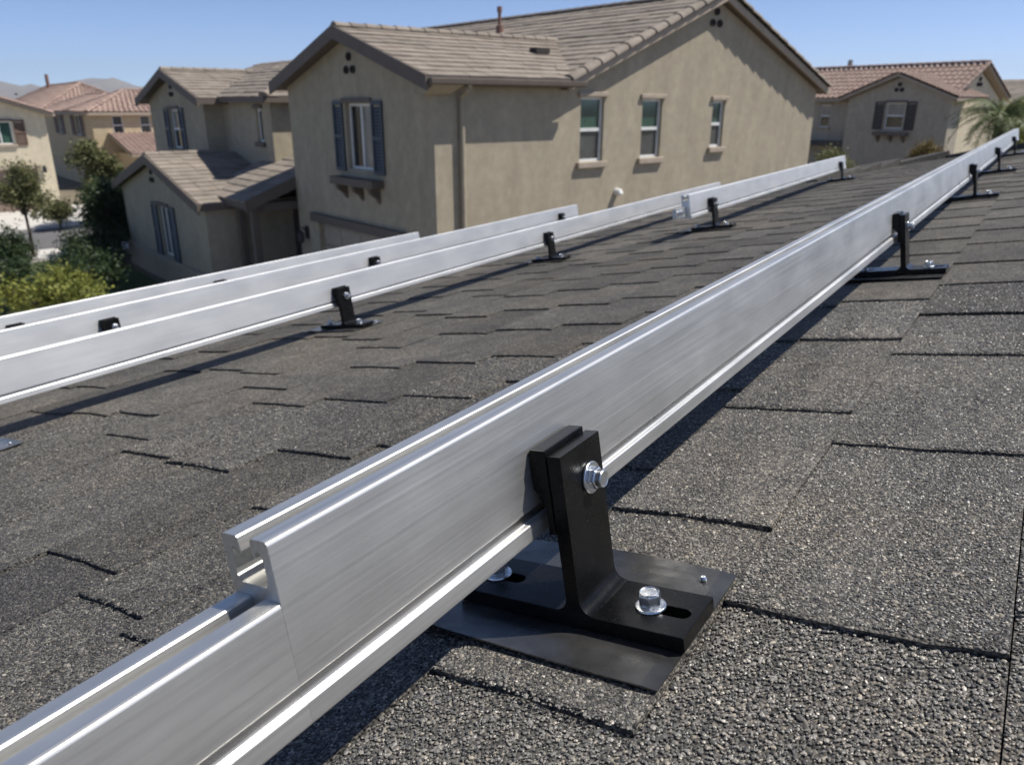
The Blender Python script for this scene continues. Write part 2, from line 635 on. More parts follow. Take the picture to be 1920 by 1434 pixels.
for ci in range(len(bounds) - 1):
    us = list(KNOWN.get(ci - off, [random.uniform(0.2, 1.0)]))
    while us[0] > -12:
        us.insert(0, us[0] - random.uniform(0.86, 1.08))
    while us[-1] < 26.6:
        us.append(us[-1] + random.uniform(0.84, 1.06))
    for i in range(len(us) - 1):
        um, vm = (us[i] + us[i + 1]) / 2, (bounds[ci] + bounds[ci + 1]) / 2
        if inside(us[i], vm) and inside(us[i + 1], vm):
            TABS.append((us[i], us[i + 1] - us[i], bounds[ci], bounds[ci + 1]))

DROP = 0.015


def tab_mesh(rr):
    ny = 9
    xs = [0.0, 0.012, 0.05, 0.35, 0.7, 1.0]
    sag = rr.uniform(-0.012, 0.02)
    jit = [rr.uniform(-0.006, 0.006) for _ in range(ny)]
    lift = [rr.uniform(-0.001, 0.0012) for _ in range(ny)]
    vs = []
    for i, x in enumerate(xs):
        for j in range(ny):
            y = j / (ny - 1)
            dx = (sag * 4 * y * (1 - y) + jit[j]) * max(0, 1 - x / 0.3)
            z = -DROP * x + (lift[j] if i < 4 else 0) - (0.003 if i == 0 else 0)
            yy = y + (0.003 if j == 0 else -0.003 if j == ny - 1 else 0)
            vs.append((x + dx, yy, z))
    fs = [(i * ny + j, (i + 1) * ny + j, (i + 1) * ny + j + 1, i * ny + j + 1) for i in range(len(xs) - 1) for j in range(ny - 1)]
    b0 = len(vs)
    for j in range(ny):                               # foot of the butt edge
        p = vs[j]
        vs.append((p[0] + 0.004, p[1], -0.034))
    for j in range(ny - 1):
        fs.append((j + 1, b0 + j + 1, b0 + j, j))
    for side, sgn in ((0, 1), (ny - 1, -1)):          # thin sides
        top = [i * ny + side for i in range(len(xs))]
        low = [len(vs) + i for i in range(len(xs))]
        for t in top:
            vs.append((vs[t][0], vs[t][1], -0.040))
        for i in range(len(xs) - 1):
            q = (top[i], low[i], low[i + 1], top[i + 1])
            fs.append(q if sgn > 0 else q[::-1])
    return vs, fs


rr = random.Random(3)
variants = []
for i in range(14):
    vs, fs = tab_mesh(rr)
    m = MB()
    m.add(vs, fs)
    me = m.mesh('shingle', 'asphalt_shingle', fix=False)
    at = me.attributes.new('tone', 'FLOAT', 'FACE')
    at.data.foreach_set('value', [1.0] * len(me.polygons))
    variants.append((me, vs, fs))

ranked = []
for t in TABS:
    p = pixel(roof_world(t[0] + t[1] * 0.3, (t[2] + t[3]) / 2, 0))
    if p and -200 < p[0] < 2120 and 150 < p[1] < 1650:
        ranked.append((p[2], t))
ranked.sort(key=lambda q: q[0])
single = [t for _, t in ranked[:300]]
sset = set(single)
LIFT, THICK = {}, {}
TONE = {t: rr.choice((1.1, 1.17, 1.24)) if t[2] < 1.0 and t[0] < 4.5 else rr.choice((0.76, 0.84, 0.9, 0.97, 1.0, 1.05, 1.1, 1.15)) for t in TABS}  # near right tabs get a lighter tone that stands in for grazing sun
for t in single:
    me = variants[rr.randrange(len(variants))][0]
    o = bpy.data.objects.new('shingle', me)
    COL.objects.link(o)
    o.parent = roof
    LIFT[t] = rr.uniform(-0.001, 0.001)
    THICK[t] = rr.uniform(0.9, 1.1) if t[0] < 2.7 and t[2] < 1.5 else rr.uniform(0.8, 1.25) if t[0] < 5 else rr.uniform(0.65, 1.05)
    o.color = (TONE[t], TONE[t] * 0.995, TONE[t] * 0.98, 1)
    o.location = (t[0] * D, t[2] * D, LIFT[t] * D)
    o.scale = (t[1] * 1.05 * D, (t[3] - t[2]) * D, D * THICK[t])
mb = MB()
tones = []
for t in TABS:
    if t in sset:
        continue
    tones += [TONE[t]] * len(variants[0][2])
    _, vs, fs = variants[rr.randrange(len(variants))]
    dz = rr.uniform(-0.004, 0.002)
    mb.add([((t[0] + x * t[1] * 1.05) * D, (t[2] + y * (t[3] - t[2])) * D, (z + dz) * D) for x, y, z in vs], fs)
o = mb.build('shingles', 'asphalt_shingle', roof, fix=False)
at = o.data.attributes.new('tone', 'FLOAT', 'FACE')
at.data.foreach_set('value', tones)
o['kind'] = 'stuff'

# cap shingles along the far edge
cap_pts = [(26.4, RIDGE + 0.4), (26.4, 2.8), (25.2, 4.0), (21.4, 5.3)]
for (ua, va), (ub, vb) in zip(cap_pts[:-1], cap_pts[1:]):
    ln = math.hypot(ub - ua, vb - va)
    nn = max(1, int(ln / 0.95))
    ang = math.atan2(vb - va, ub - ua)
    for i in range(nn):
        m = MB()
        s = ln / nn * 1.12
        t0, t1 = rr.uniform(0.14, 0.19), 0.04
        m.hexa([(0, -0.42, -0.03), (s, -0.42, -0.03), (s, 0.30, -0.03), (0, 0.30, -0.03),
                (0, -0.42, t0 - 0.03), (s, -0.42, t1), (s, 0.30, t1), (0, 0.30, t0)])
        o = m.build('ridge_cap', 'asphalt_shingle', roof, bevel=0.004)
        f = i / nn
        o.matrix_local = Matrix.Translation(((ua + (ub - ua) * f) * D, (va + (vb - va) * f) * D, 0)) @ Matrix.Rotation(ang, 4, 'Z') @ Matrix.Diagonal((D, D, D, 1))

for ob in [q for q in bpy.data.objects if q.type == 'MESH' and q.data.materials and q.data.materials[0] == MATS['asphalt_shingle']]:
    if 'tone' not in ob.data.attributes:
        at = ob.data.attributes.new('tone', 'FLOAT', 'FACE')
        at.data.foreach_set('value', [rr.uniform(0.8, 1.15)] * len(ob.data.polygons))

# ------------------------------------------------------------------ rails
def rail_profile(wt, wb):
    """closed outline in (y, z): y = 0 is the broad near face, +y away from it"""
    fl = wt - 0.080                                   # channel floor
    return [(-0.009, wb), (-0.0105, wb + 0.003), (-0.0105, wb + 0.037), (-0.0085, wb + 0.040), (0.0005, wb + 0.043), (0.0015, wb + 0.045),
            (0.0015, wb + 0.064), (0.0, wb + 0.065), (0.0, wt - 0.007), (0.002, wt - 0.002), (0.007, wt),
            (0.038, wt), (0.041, wt - 0.003), (0.043, wt - 0.026), (0.038, wt - 0.034), (0.034, wt - 0.022), (0.024, wt - 0.020),
            (0.020, wt - 0.026), (0.018, fl + 0.012), (0.026, fl), (0.086, fl), (0.094, fl + 0.012), (0.092, wt - 0.026),
            (0.088, wt - 0.020), (0.078, wt - 0.022), (0.074, wt - 0.034), (0.069, wt - 0.026), (0.071, wt - 0.003), (0.074, wt),
            (0.105, wt), (0.110, wt - 0.002), (0.112, wt - 0.007), (0.112, wb + 0.004), (0.108, wb)]


def rail_matrix(u, v, slope):
    return MR @ Matrix.Translation((u * D, v * D, 0)) @ Matrix.Rotation(math.atan(slope), 4, 'Z')


def make_rail(u0, u1, v, slope, label, wt=0.548, wb=0.24, k=1.0, mat='brushed_aluminium'):
    prof = [(y * k, z * k) for y, z in rail_profile(wt, wb)]
    ln = (u1 - u0) * math.sqrt(1 + slope * slope) * D
    n = len(prof)
    m = MB()
    vs = [(0, y * D, z * D) for y, z in prof] + [(ln, y * D, z * D) for y, z in prof]
    fs = [(i, n + i, n + (i + 1) % n, (i + 1) % n) for i in range(n)]
    fs += [tuple(range(n)), tuple(range(2 * n - 1, n - 1, -1))]
    m.add(vs, fs)
    o = m.build('rail', mat, matrix=rail_matrix(u0, v, slope), bevel=0.00035, segs=2)
    o.data.materials.append(MATS['drawn_aluminium'])
    for p in o.data.polygons:                          # the smooth drawn groove above the lip
        if len(p.vertices) == 4 and {q % n for q in p.vertices} == {5, 6}:
            p.material_index = 1
    bw = o.data.attributes.new('bevel_weight_edge', 'FLOAT', 'EDGE')     # round the long edges only, ends are sawn
    for e in o.data.edges:
        p, q = o.data.vertices[e.vertices[0]].co, o.data.vertices[e.vertices[1]].co
        bw.data[e.index].value = 1.0 if abs(p.x - q.x) > 0.01 else 0.0
        e.use_edge_sharp = abs(p.x - q.x) < 0.01
    o.modifiers['bevel'].limit_method = 'WEIGHT'
    tag(o, label, 'rail', 'aluminium rails on the roof')
    return o


R1V = 0.935
make_rail(0.611, 26.2, R1V, 0.0, 'long aluminium rail nearest the camera, running from foreground to far roof edge')
make_rail(-2.6, 0.6106, R1V, 0.0, 'short lower aluminium rail at bottom left, butted against the tall rail', wt=0.447)
KS = 0.83                                             # the rails further down the slope are a smaller profile
A_V, A_S = 4.95, 0.055                                # rail line at u = 1.8 and its drift across the roof
C_V, C_S = 6.90, 0.08
D_V, D_S = 8.55, 0.05
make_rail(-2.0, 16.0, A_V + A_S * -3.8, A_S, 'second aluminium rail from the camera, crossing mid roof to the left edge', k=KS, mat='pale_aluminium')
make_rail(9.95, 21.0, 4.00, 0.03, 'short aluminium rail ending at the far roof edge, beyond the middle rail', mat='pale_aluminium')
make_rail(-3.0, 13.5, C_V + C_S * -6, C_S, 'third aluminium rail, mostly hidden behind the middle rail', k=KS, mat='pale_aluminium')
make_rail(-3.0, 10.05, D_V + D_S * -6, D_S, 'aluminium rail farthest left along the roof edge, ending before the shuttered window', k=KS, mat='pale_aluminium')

# ------------------------------------------------------------------ brackets
def fill_plate(outer, holes, z0, z1):
    bm = bmesh.new()
    for lp in [outer] + holes:
        vv = [bm.verts.new((x, y, z1)) for x, y in lp]
        for i in range(len(vv)):
            bm.edges.new((vv[i], vv[(i + 1) % len(vv)]))
    bmesh.ops.triangle_fill(bm, edges=bm.edges[:], use_beauty=True)
    rim = [e for e in bm.edges if len(e.link_faces) == 1]
    ret = bmesh.ops.extrude_face_region(bm, geom=bm.faces[:])
    for g in ret['geom']:
        if isinstance(g, bmesh.types.BMVert):
            g.co.z = z0
    bmesh.ops.recalc_face_normals(bm, faces=bm.faces)
    me = bpy.data.meshes.new('plate')
    bm.to_mesh(me)
    bm.free()
    return me


def pill(cx, y0, y1, r, n=8):
    pts = []
    for i in range(n + 1):
        t = math.pi * i / n
        pts.append((cx + r * math.cos(t), y1 + r * math.sin(t)))
    for i in range(n + 1):
        t = math.pi + math.pi * i / n
        pts.append((cx + r * math.cos(t), y0 + r * math.sin(t)))
    return pts


def lathe(m, axis_o, ax, ux, prof, seg=28):
    """profile (radius, height) swept round an axis"""
    ax, ux = Vector(ax), Vector(ux)
    uy = ax.cross(ux)
    rings = []
    for r, hh in prof:
        rings.append([Vector(axis_o) + ax * hh + (ux * math.cos(2 * math.pi * s / seg) + uy * math.sin(2 * math.pi * s / seg)) * r for s in range(seg)])
    vs = [p for r in rings for p in r]
    fs = []
    for i in range(len(rings) - 1):
        for s in range(seg):
            t = (s + 1) % seg
            fs.append((i * seg + s, i * seg + t, (i + 1) * seg + t, (i + 1) * seg + s))
    fs.append(tuple(range(seg)))
    k_ = (len(rings) - 1) * seg
    fs.append(tuple(range(k_, k_ + seg)))
    m.add(vs, fs)


S_ = D


def sc3(pts):
    return [(x * S_, y * S_, z * S_) for x, y, z in pts]


def make_bracket(label, group):
    root = thing('mounting_bracket', label, 'bracket', group)
    hw = 0.088
    me = fill_plate([(-hw * S_, -0.325 * S_), (hw * S_, -0.325 * S_), (hw * S_, 0.275 * S_), (-hw * S_, 0.275 * S_)],
                    [pill(0.0, -0.288 * S_, -0.205 * S_, 0.0185 * S_), pill(0.0, 0.15 * S_, 0.225 * S_, 0.0185 * S_)], 0.011 * S_, 0.046 * S_)
    me.materials.append(MATS['black_anodised'])
    link(bpy.data.objects.new('base_plate', me), root, bevel=0.0006)
    # upright with filleted foot
    r = 0.034
    yf, yb, zt, zb = -0.080, -0.046, 0.425, 0.0465
    loop = []
    for i in range(7):
        t = math.pi / 2 * i / 6
        loop.append((yf - r + r * math.sin(t), zb + r - r * math.cos(t)))
    loop += [(yf, zt), (yb, zt)]
    for i in range(7):
        t = math.pi / 2 * i / 6
        loop.append((yb + r - r * math.cos(t), zb + r - r * math.sin(t)))
    m = MB()
    m.prism(sc3([(-hw, y, z) for y, z in loop]), (2 * hw * S_, 0, 0))
    m.build('upright', 'black_anodised', root, bevel=0.0007)
    # clamp block between upright and rail, hooked over the lower lip
    loop = [(-0.0445, 0.238), (-0.0275, 0.238), (-0.0275, 0.305), (-0.0015, 0.345), (-0.0015, 0.432), (-0.006, 0.438), (-0.0445, 0.438)]
    m = MB()
    m.prism(sc3([(-hw - 0.004, y, z) for y, z in loop]), ((2 * hw - 0.004) * S_, 0, 0))
    m.build('clamp_block', 'black_anodised', root, bevel=0.0009)
    # upper bolt
    c = (0.026 * S_, yf * S_, 0.335 * S_)
    m = MB()
    lathe(m, c, (0, -1, 0), (1, 0, 0), [(0.0370 * S_, 0.0005 * S_), (0.0375 * S_, 0.002 * S_), (0.0375 * S_, 0.0055 * S_), (0.036 * S_, 0.007 * S_)])
    wsh = m.build('washer', 'zinc_steel', root, bevel=0.0002)
    m = MB()
    lathe(m, c, (0, -1, 0), (1, 0, 0), [(0.0265 * S_, 0.0072 * S_), (0.0265 * S_, 0.020 * S_), (0.024 * S_, 0.0225 * S_)], 6)
    nut = m.build('nut', 'zinc_steel', root, bevel=0.0004)
    m = MB()
    lathe(m, c, (0, -1, 0), (1, 0, 0), [(0.0205 * S_, 0.0227 * S_), (0.0205 * S_, 0.035 * S_), (0.0185 * S_, 0.0375 * S_), (0.0165 * S_, 0.037 * S_), (0.014 * S_, 0.0355 * S_)], 24)
    m.build('bolt', 'zinc_steel', root, smooth=False, bevel=0.0002)
    # base bolts
    for yy in (-0.212, 0.212):
        c = (0.0, yy * S_, 0.046 * S_)
        m = MB()
        lathe(m, c, (0, 0, 1), (1, 0, 0), [(0.0355 * S_, 0.0004 * S_), (0.036 * S_, 0.002 * S_), (0.0345 * S_, 0.006 * S_), (0.026 * S_, 0.0078 * S_)], 32)
        m.build('washer', 'zinc_steel', root, bevel=0.0002)
        m = MB()
        lathe(m, c, (0, 0, 1), (0.94, 0.342, 0), [(0.0268 * S_, 0.0082 * S_), (0.0268 * S_, 0.031 * S_), (0.0243 * S_, 0.0365 * S_)], 6)
        hd_ = m.build('bolt_head', 'zinc_steel', root, bevel=0.0003)
        m = MB()
        lathe(m, c, (0, 0, 1), (1, 0, 0), [(0.0228 * S_, 0.0367 * S_), (0.0228 * S_, 0.0385 * S_), (0.0205 * S_, 0.0395 * S_), (0.0185 * S_, 0.037 * S_), (0.004 * S_, 0.0378 * S_)], 28)
        m.build('head_rim', 'zinc_steel', hd_)
    return root


def make_flashing(label, group):
    root = thing('flashing_plate', label, 'flashing', group)
    nx, ny = 14, 20
    x0, x1, y0, y1 = -0.215, 0.262, -0.318, 0.43
    top, vs = [], []
    for i in range(nx + 1):
        for j in range(ny + 1):
            x, y = x0 + (x1 - x0) * i / nx, y0 + (y1 - y0) * j / ny
            z = 0.0075
            under = max(0.0, 1 - max(abs(x) / 0.1, 0.0))
            if abs(x) < 0.1:
                z = 0.0075
            else:
                z += 0.012 * (max(0, abs(x) - 0.1) / 0.16) ** 2 * (0.5 + 0.5 * math.sin(y * 9 + (2 if x > 0 else 0)))
            if j == 0:
                z -= 0.003
            z += 0.010 * math.exp(-((y - 0.30) / 0.05) ** 2) * max(0, (-x - 0.12) / 0.1)
            vs.append((x, y, z))
    w = ny + 1
    nv = len(vs)
    allv = vs + [(x, y, z - 0.004) for x, y, z in vs]
    fs = []
    for i in range(nx):
        for j in range(ny):
            a, b, c, d = i * w + j, (i + 1) * w + j, (i + 1) * w + j + 1, i * w + j + 1
            fs += [(a, b, c, d), (nv + d, nv + c, nv + b, nv + a)]
    for i in range(nx):
        for j, flip in ((0, 0), (ny, 1)):
            a, b = i * w + j, (i + 1) * w + j
            q = (b, a, nv + a, nv + b)
            fs.append(q[::-1] if flip else q)
    for j in range(ny):
        for i, flip in ((0, 1), (nx, 0)):
            a, b = i * w + j, i * w + j + 1
            q = (b, a, nv + a, nv + b)
            fs.append(q[::-1] if flip else q)
    m = MB()
    m.add(sc3(allv), fs)
    m.build('sheet', 'black_flashing', root, smooth=False)
    m = MB()
    lathe(m, (0.205 * S_, -0.255 * S_, 0.011 * S_), (0, 0, 1), (1, 0, 0), [(0.0085 * S_, 0), (0.009 * S_, 0.004 * S_), (0.006 * S_, 0.010 * S_), (0.002 * S_, 0.012 * S_)], 12)
    m.build('screw', 'zinc_steel', root)
    return root


def copy_tree(o, parent=None):
    c = o.copy()
    COL.objects.link(c)
    if parent:
        c.parent = parent
    for ch in o.children:
        copy_tree(ch, c)
    return c


B_GROUP, F_GROUP = 'black brackets under the rails', 'flashing plates under the brackets'
b0 = make_bracket('', B_GROUP)
f0 = make_flashing('', F_GROUP)
SPOTS = [(1.38, R1V, 0.0, 1.0, 'in sharp focus in the foreground'),
         (6.03, R1V, 0.0, 1.0, 'second from the foreground on the long rail'),
         (11.71, R1V, 0.0, 1.0, 'third from the foreground on the long rail'),
         (16.6, R1V, 0.0, 1.0, 'fourth from the foreground on the long rail'),
         (22.6, R1V, 0.0, 1.0, 'at the far end of the long rail')]
for uu, lab in ((1.5, 'under the middle rail at the left frame edge'), (4.6, 'under the middle rail, left of the picture centre'),
                (8.4, 'under the middle rail below the beige downpipe'), (15.0, 'at the far end of the middle rail')):
    SPOTS.append((uu, A_V + A_S * (uu - 1.8), A_S, KS, lab))
for uu, lab in ((10.75, 'at the near cut end of the short far rail'), (20.2, 'at the far end of the short far rail')):
    SPOTS.append((uu, 4.00 + 0.03 * (uu - 9.95), 0.03, 1.0, lab))
for uu, lab in ((3.5, 'of the third rail at the far left'), (7.2, 'of the third rail below the shuttered window'),
                (12.7, 'at the far end of the third rail')):
    SPOTS.append((uu, C_V + C_S * (uu - 3), C_S, KS, lab))
for uu, lab in ((3.4, 'of the farthest rail at the left frame edge'), (5.9, 'of the farthest rail below the porch')):
    SPOTS.append((uu, D_V + D_S * (uu - 3), D_S, KS, lab))
for i, (uu, vv, sl, ks, lab) in enumerate(SPOTS):
    b = b0 if i == 0 else copy_tree(b0)
    f = f0 if i == 0 else copy_tree(f0)
    mw = MR @ Matrix.Translation((uu * D, vv * D, 0.002 * D)) @ Matrix.Rotation(math.atan(sl), 4, 'Z') @ Matrix.Diagonal((ks, ks, ks, 1))
    b.matrix_world = mw
    f.matrix_world = mw
    b['label'] = 'black T-foot bracket ' + lab
    f['label'] = 'flashing plate below the bracket ' + lab

# splice hardware at the cut end of the short far rail
sp = thing('rail_splice', 'small bolted metal splice where the short far rail starts', 'splice',
           matrix=MR @ Matrix.Translation((9.62 * D, 4.03 * D, 0)))
m = MB()
m.box(0, 0.32 * D, 0.03 * D, 0.085 * D, 0.27 * D, 0.40 * D)
m.build('splice_bar', 'brushed_aluminium', sp, bevel=0.001)
for xx in (0.06, 0.17):
    m = MB()
    lathe(m, (xx * D, 0.03 * D, 0.34 * D), (0, -1, 0), (1, 0, 0), [(0.03 * D, 0.0), (0.03 * D, 0.012 * D), (0.02 * D, 0.013 * D), (0.02 * D, 0.04 * D)], 12)
    m.build('bolt', 'zinc_steel', sp)
# ------------------------------------------------------------------ loose mineral granules on the nearest shingles
def granules():
    pts, sizes, tone = [], [], []
    for t in TABS:
        u0, st, v0, v1 = t
        pc = pixel(roof_world(u0 + st / 2, (v0 + v1) / 2, 0))
        if not pc or pc[2] > 1.25 or pc[0] < -350 or pc[0] > 2300 or pc[1] > 1900:
            continue
        dep = max(pc[2], 0.3)
        dens = 300000 * min(1.0, (0.55 / dep) ** 1.8)
        n = int(dens * st * (v1 - v0) * D * D)
        x = RNG.random(n)
        y = RNG.random(n) * 0.985 + 0.0075
        uu = u0 + x * st
        vv = v0 + y * (v1 - v0)
        keep = np.ones(n, bool)
        for s in SPOTS[:1] + SPOTS[5:7]:
            keep &= ~((uu > s[0] - 0.225) & (uu < s[0] + 0.27) & (vv > s[1] - 0.325) & (vv < s[1] + 0.44))
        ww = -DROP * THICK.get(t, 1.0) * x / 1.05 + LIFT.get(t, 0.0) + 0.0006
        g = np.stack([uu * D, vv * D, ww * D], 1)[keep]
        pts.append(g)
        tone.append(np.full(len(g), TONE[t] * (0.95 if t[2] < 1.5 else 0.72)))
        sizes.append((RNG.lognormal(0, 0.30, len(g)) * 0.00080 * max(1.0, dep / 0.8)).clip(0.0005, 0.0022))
    P = np.concatenate(pts)
    Z = np.concatenate(sizes)
    me = bpy.data.meshes.new('granules')
    me.vertices.add(len(P))
    me.vertices.foreach_set('co', P.astype(np.float32).ravel())
    at = me.attributes.new('size', 'FLOAT', 'POINT')
    at.data.foreach_set('value', Z.astype(np.float32))
    at = me.attributes.new('tone', 'FLOAT', 'POINT')
    at.data.foreach_set('value', np.concatenate(tone).astype(np.float32))
    o = bpy.data.objects.new('granules', me)
    COL.objects.link(o)
    o.parent = roof
    o['kind'] = 'stuff'
    ng = bpy.data.node_groups.new('granule_scatter', 'GeometryNodeTree')
    ng.interface.new_socket('Geometry', in_out='INPUT', socket_type='NodeSocketGeometry')
    ng.interface.new_socket('Geometry', in_out='OUTPUT', socket_type='NodeSocketGeometry')
    N = ng.nodes
    gi, go = N.new('NodeGroupInput'), N.new('NodeGroupOutput')
    ico = N.new('GeometryNodeMeshIcoSphere')
    ico.inputs['Radius'].default_value = 1.0
    ico.inputs['Subdivisions'].default_value = 1
    sm = N.new('GeometryNodeSetMaterial')
    sm.inputs['Material'].default_value = MATS['granule_stone']
    inst = N.new('GeometryNodeInstanceOnPoints')
    rot = N.new('FunctionNodeRandomValue')
    rot.data_type = 'FLOAT_VECTOR'
    rot.inputs[0].default_value = (-0.35, -0.35, 0)
    rot.inputs[1].default_value = (0.35, 0.35, 6.283)
    scl = N.new('FunctionNodeRandomValue')
    scl.data_type = 'FLOAT_VECTOR'
    scl.inputs[0].default_value = (0.7, 0.65, 0.30)
    scl.inputs[1].default_value = (1.7, 1.2, 0.68)
    na = N.new('GeometryNodeInputNamedAttribute')
    na.data_type = 'FLOAT'
    na.inputs['Name'].default_value = 'size'
    vm = N.new('ShaderNodeVectorMath')
    vm.operation = 'SCALE'
    L = ng.links.new
    L(gi.outputs[0], inst.inputs['Points'])
    L(ico.outputs[0], sm.inputs[0])
    L(sm.outputs[0], inst.inputs['Instance'])
    L(rot.outputs[0], inst.inputs['Rotation'])
    L(scl.outputs[0], vm.inputs[0])
    L(na.outputs[0], vm.inputs['Scale'])
    L(vm.outputs[0], inst.inputs['Scale'])
    L(inst.outputs[0], go.inputs[0])
    md = o.modifiers.new('scatter', 'NODES')
    md.node_group = ng


granules()

# ------------------------------------------------------------------ building helpers (local house frames)


class Wall:
    """a wall plane: origin o, direction d along it, outward normal n (local house frame)"""
    def __init__(self, house, o, d, n):
        self.h, self.o, self.d, self.n = house, Vector(o), Vector(d), Vector(n)

    def p(self, x, z, k=0.0):
        return self.o + self.d * x + Zv * z + self.n * k

    def box(self, m, x0, x1, z0, z1, k0, k1):
        m.hexa([self.p(x0, z0, k0), self.p(x1, z0, k0), self.p(x1, z0, k1), self.p(x0, z0, k1),
                self.p(x0, z1, k0), self.p(x1, z1, k0), self.p(x1, z1, k1), self.p(x0, z1, k1)])

    def build(self, mat, x0, x1, z0, z1, holes=(), gable=None, name='wall', depth=0.14):
        m = MB()
        xs = sorted({x0, x1} | {q for h_ in holes for q in h_[:2]})
        zs = sorted({z0, z1} | {q for h_ in holes for q in h_[2:4]})
        for i in range(len(xs) - 1):
            for j in range(len(zs) - 1):
                cx, cz = (xs[i] + xs[i + 1]) / 2, (zs[j] + zs[j + 1]) / 2
                if any(h_[0] < cx < h_[1] and h_[2] < cz < h_[3] for h_ in holes):
                    continue
                m.face([self.p(xs[i], zs[j]), self.p(xs[i + 1], zs[j]), self.p(xs[i + 1], zs[j + 1]), self.p(xs[i], zs[j + 1])])
        for a, b, c, e in [h_[:4] for h_ in holes]:
            for q in (((a, c), (b, c)), ((b, c), (b, e)), ((b, e), (a, e)), ((a, e), (a, c))):
                m.face([self.p(*q[0]), self.p(*q[1]), self.p(*q[1], -depth), self.p(*q[0], -depth)])
        if gable:
            m.face([self.p(x, z) for x, z in gable])
        return m.build(name, mat, self.h, fix=False)

    def window(self, x0, x1, z0, z1, kind='hung', recess=0.07, up='glass_green', low='glass_grey', sill='trim_tan',
               header='trim_tan', shutters=None, corbels=False, fw=0.055):
        m = MB()
        k0, k1 = -recess - 0.05, -recess
        self.box(m, x0, x0 + fw, z0, z1, k0, k1)
        self.box(m, x1 - fw, x1, z0, z1, k0, k1)
        self.box(m, x0 + fw, x1 - fw, z0, z0 + fw, k0, k1)
        self.box(m, x0 + fw, x1 - fw, z1 - fw, z1, k0, k1)
        zm, xm = (z0 + z1) / 2, (x0 + x1) / 2
        if kind == 'hung':
            self.box(m, x0 + fw, x1 - fw, zm - 0.035, zm + 0.035, k0, k1 + 0.01)
        elif kind == 'slider':
            self.box(m, xm - 0.03, xm + 0.03, z0 + fw, z1 - fw, k0, k1 + 0.01)
        w = m.build('window', 'vinyl_white', self.h)
        panes = [(x0, x1, z0, z1)]
        if kind == 'hung':
            panes = [(x0, x1, zm, z1, up), (x0, x1, z0, zm, low)]
        elif kind == 'slider':
            panes = [(x0, xm, z0, z1, up), (xm, x1, z0, z1, low)]
        else:
            panes = [(x0, x1, z0, z1, up)]
        for a, b, c, e, g in panes:
            m = MB()
            self.box(m, a + 0.03, b - 0.03, c + 0.03, e - 0.03, k0 - 0.012, k0 + 0.02)
            m.build('pane', g, w)
        if sill:
            m = MB()
            self.box(m, x0 - 0.10, x1 + 0.10, z0 - 0.13, z0 - 0.003, 0.002, 0.09)
            m.build('sill', sill, w, bevel=0.012)
        if header:
            m = MB()
            self.box(m, x0 - 0.09, x1 + 0.09, z1 + 0.003, z1 + 0.10, 0.002, 0.06)
            m.build('header', header, w, bevel=0.012)
        if shutters:
            sm, sw = shutters
            for a, b in ((x0 - 0.09 - sw, x0 - 0.09), (x1 + 0.09, x1 + 0.09 + sw)):
                m = MB()
                self.box(m, a, a + 0.05, z0 - 0.06, z1 + 0.05, 0.002, 0.05)
                self.box(m, b - 0.05, b, z0 - 0.06, z1 + 0.05, 0.002, 0.05)
                for zz in (z0 - 0.06, (z0 + z1) / 2 - 0.04, z1 - 0.03):
                    self.box(m, a + 0.05, b - 0.05, zz, zz + 0.08, 0.002, 0.05)
                n = int((z1 - z0) / 0.07)
                for i in range(n):
                    zz = z0 + (z1 - z0 - 0.06) * i / n
                    m.hexa([self.p(a + 0.05, zz, 0.002), self.p(b - 0.05, zz, 0.002), self.p(b - 0.05, zz, 0.04), self.p(a + 0.05, zz, 0.04),
                            self.p(a + 0.05, zz + 0.055, 0.002), self.p(b - 0.05, zz + 0.055, 0.002), self.p(b - 0.05, zz + 0.055, 0.012), self.p(a + 0.05, zz + 0.055, 0.012)])
                m.build('shutter', sm, w)
        if corbels:
            xa, xb = x0 - 0.40, x1 + 0.40
            m = MB()
            self.box(m, xa, xb, z0 - 0.33, z0 - 0.165, 0.002, 0.30)
            m.build('shelf', 'trim_brown', w, bevel=0.012)
            for t in (0.12, 0.5, 0.88):
                xc = xa + (xb - xa) * t
                m = MB()
                loop = [(0.002, z0 - 0.332), (0.26, z0 - 0.332), (0.22, z0 - 0.45), (0.09, z0 - 0.53), (0.002, z0 - 0.66)]
                m.prism([self.p(xc - 0.06, z, k_) for k_, z in loop], self.d * 0.12)
                m.build('corbel', 'trim_brown', w)
        return w

    def vents(self, x, z, r=0.075, kind=3):
        spots = [(x, z + 0.17), (x - 0.14, z - 0.08), (x + 0.14, z - 0.08)] if kind == 3 else [(x, z + 0.14), (x - 0.09, z - 0.08), (x + 0.09, z - 0.08)]
        for a, b in spots:
            m = MB()
            lathe(m, self.p(a, b, 0.0), self.n, self.d, [(r, 0.002), (r, 0.05), (r * 0.72, 0.05), (r * 0.68, 0.004)], 14)
            m.build('vent', 'vent_dark', self.h)


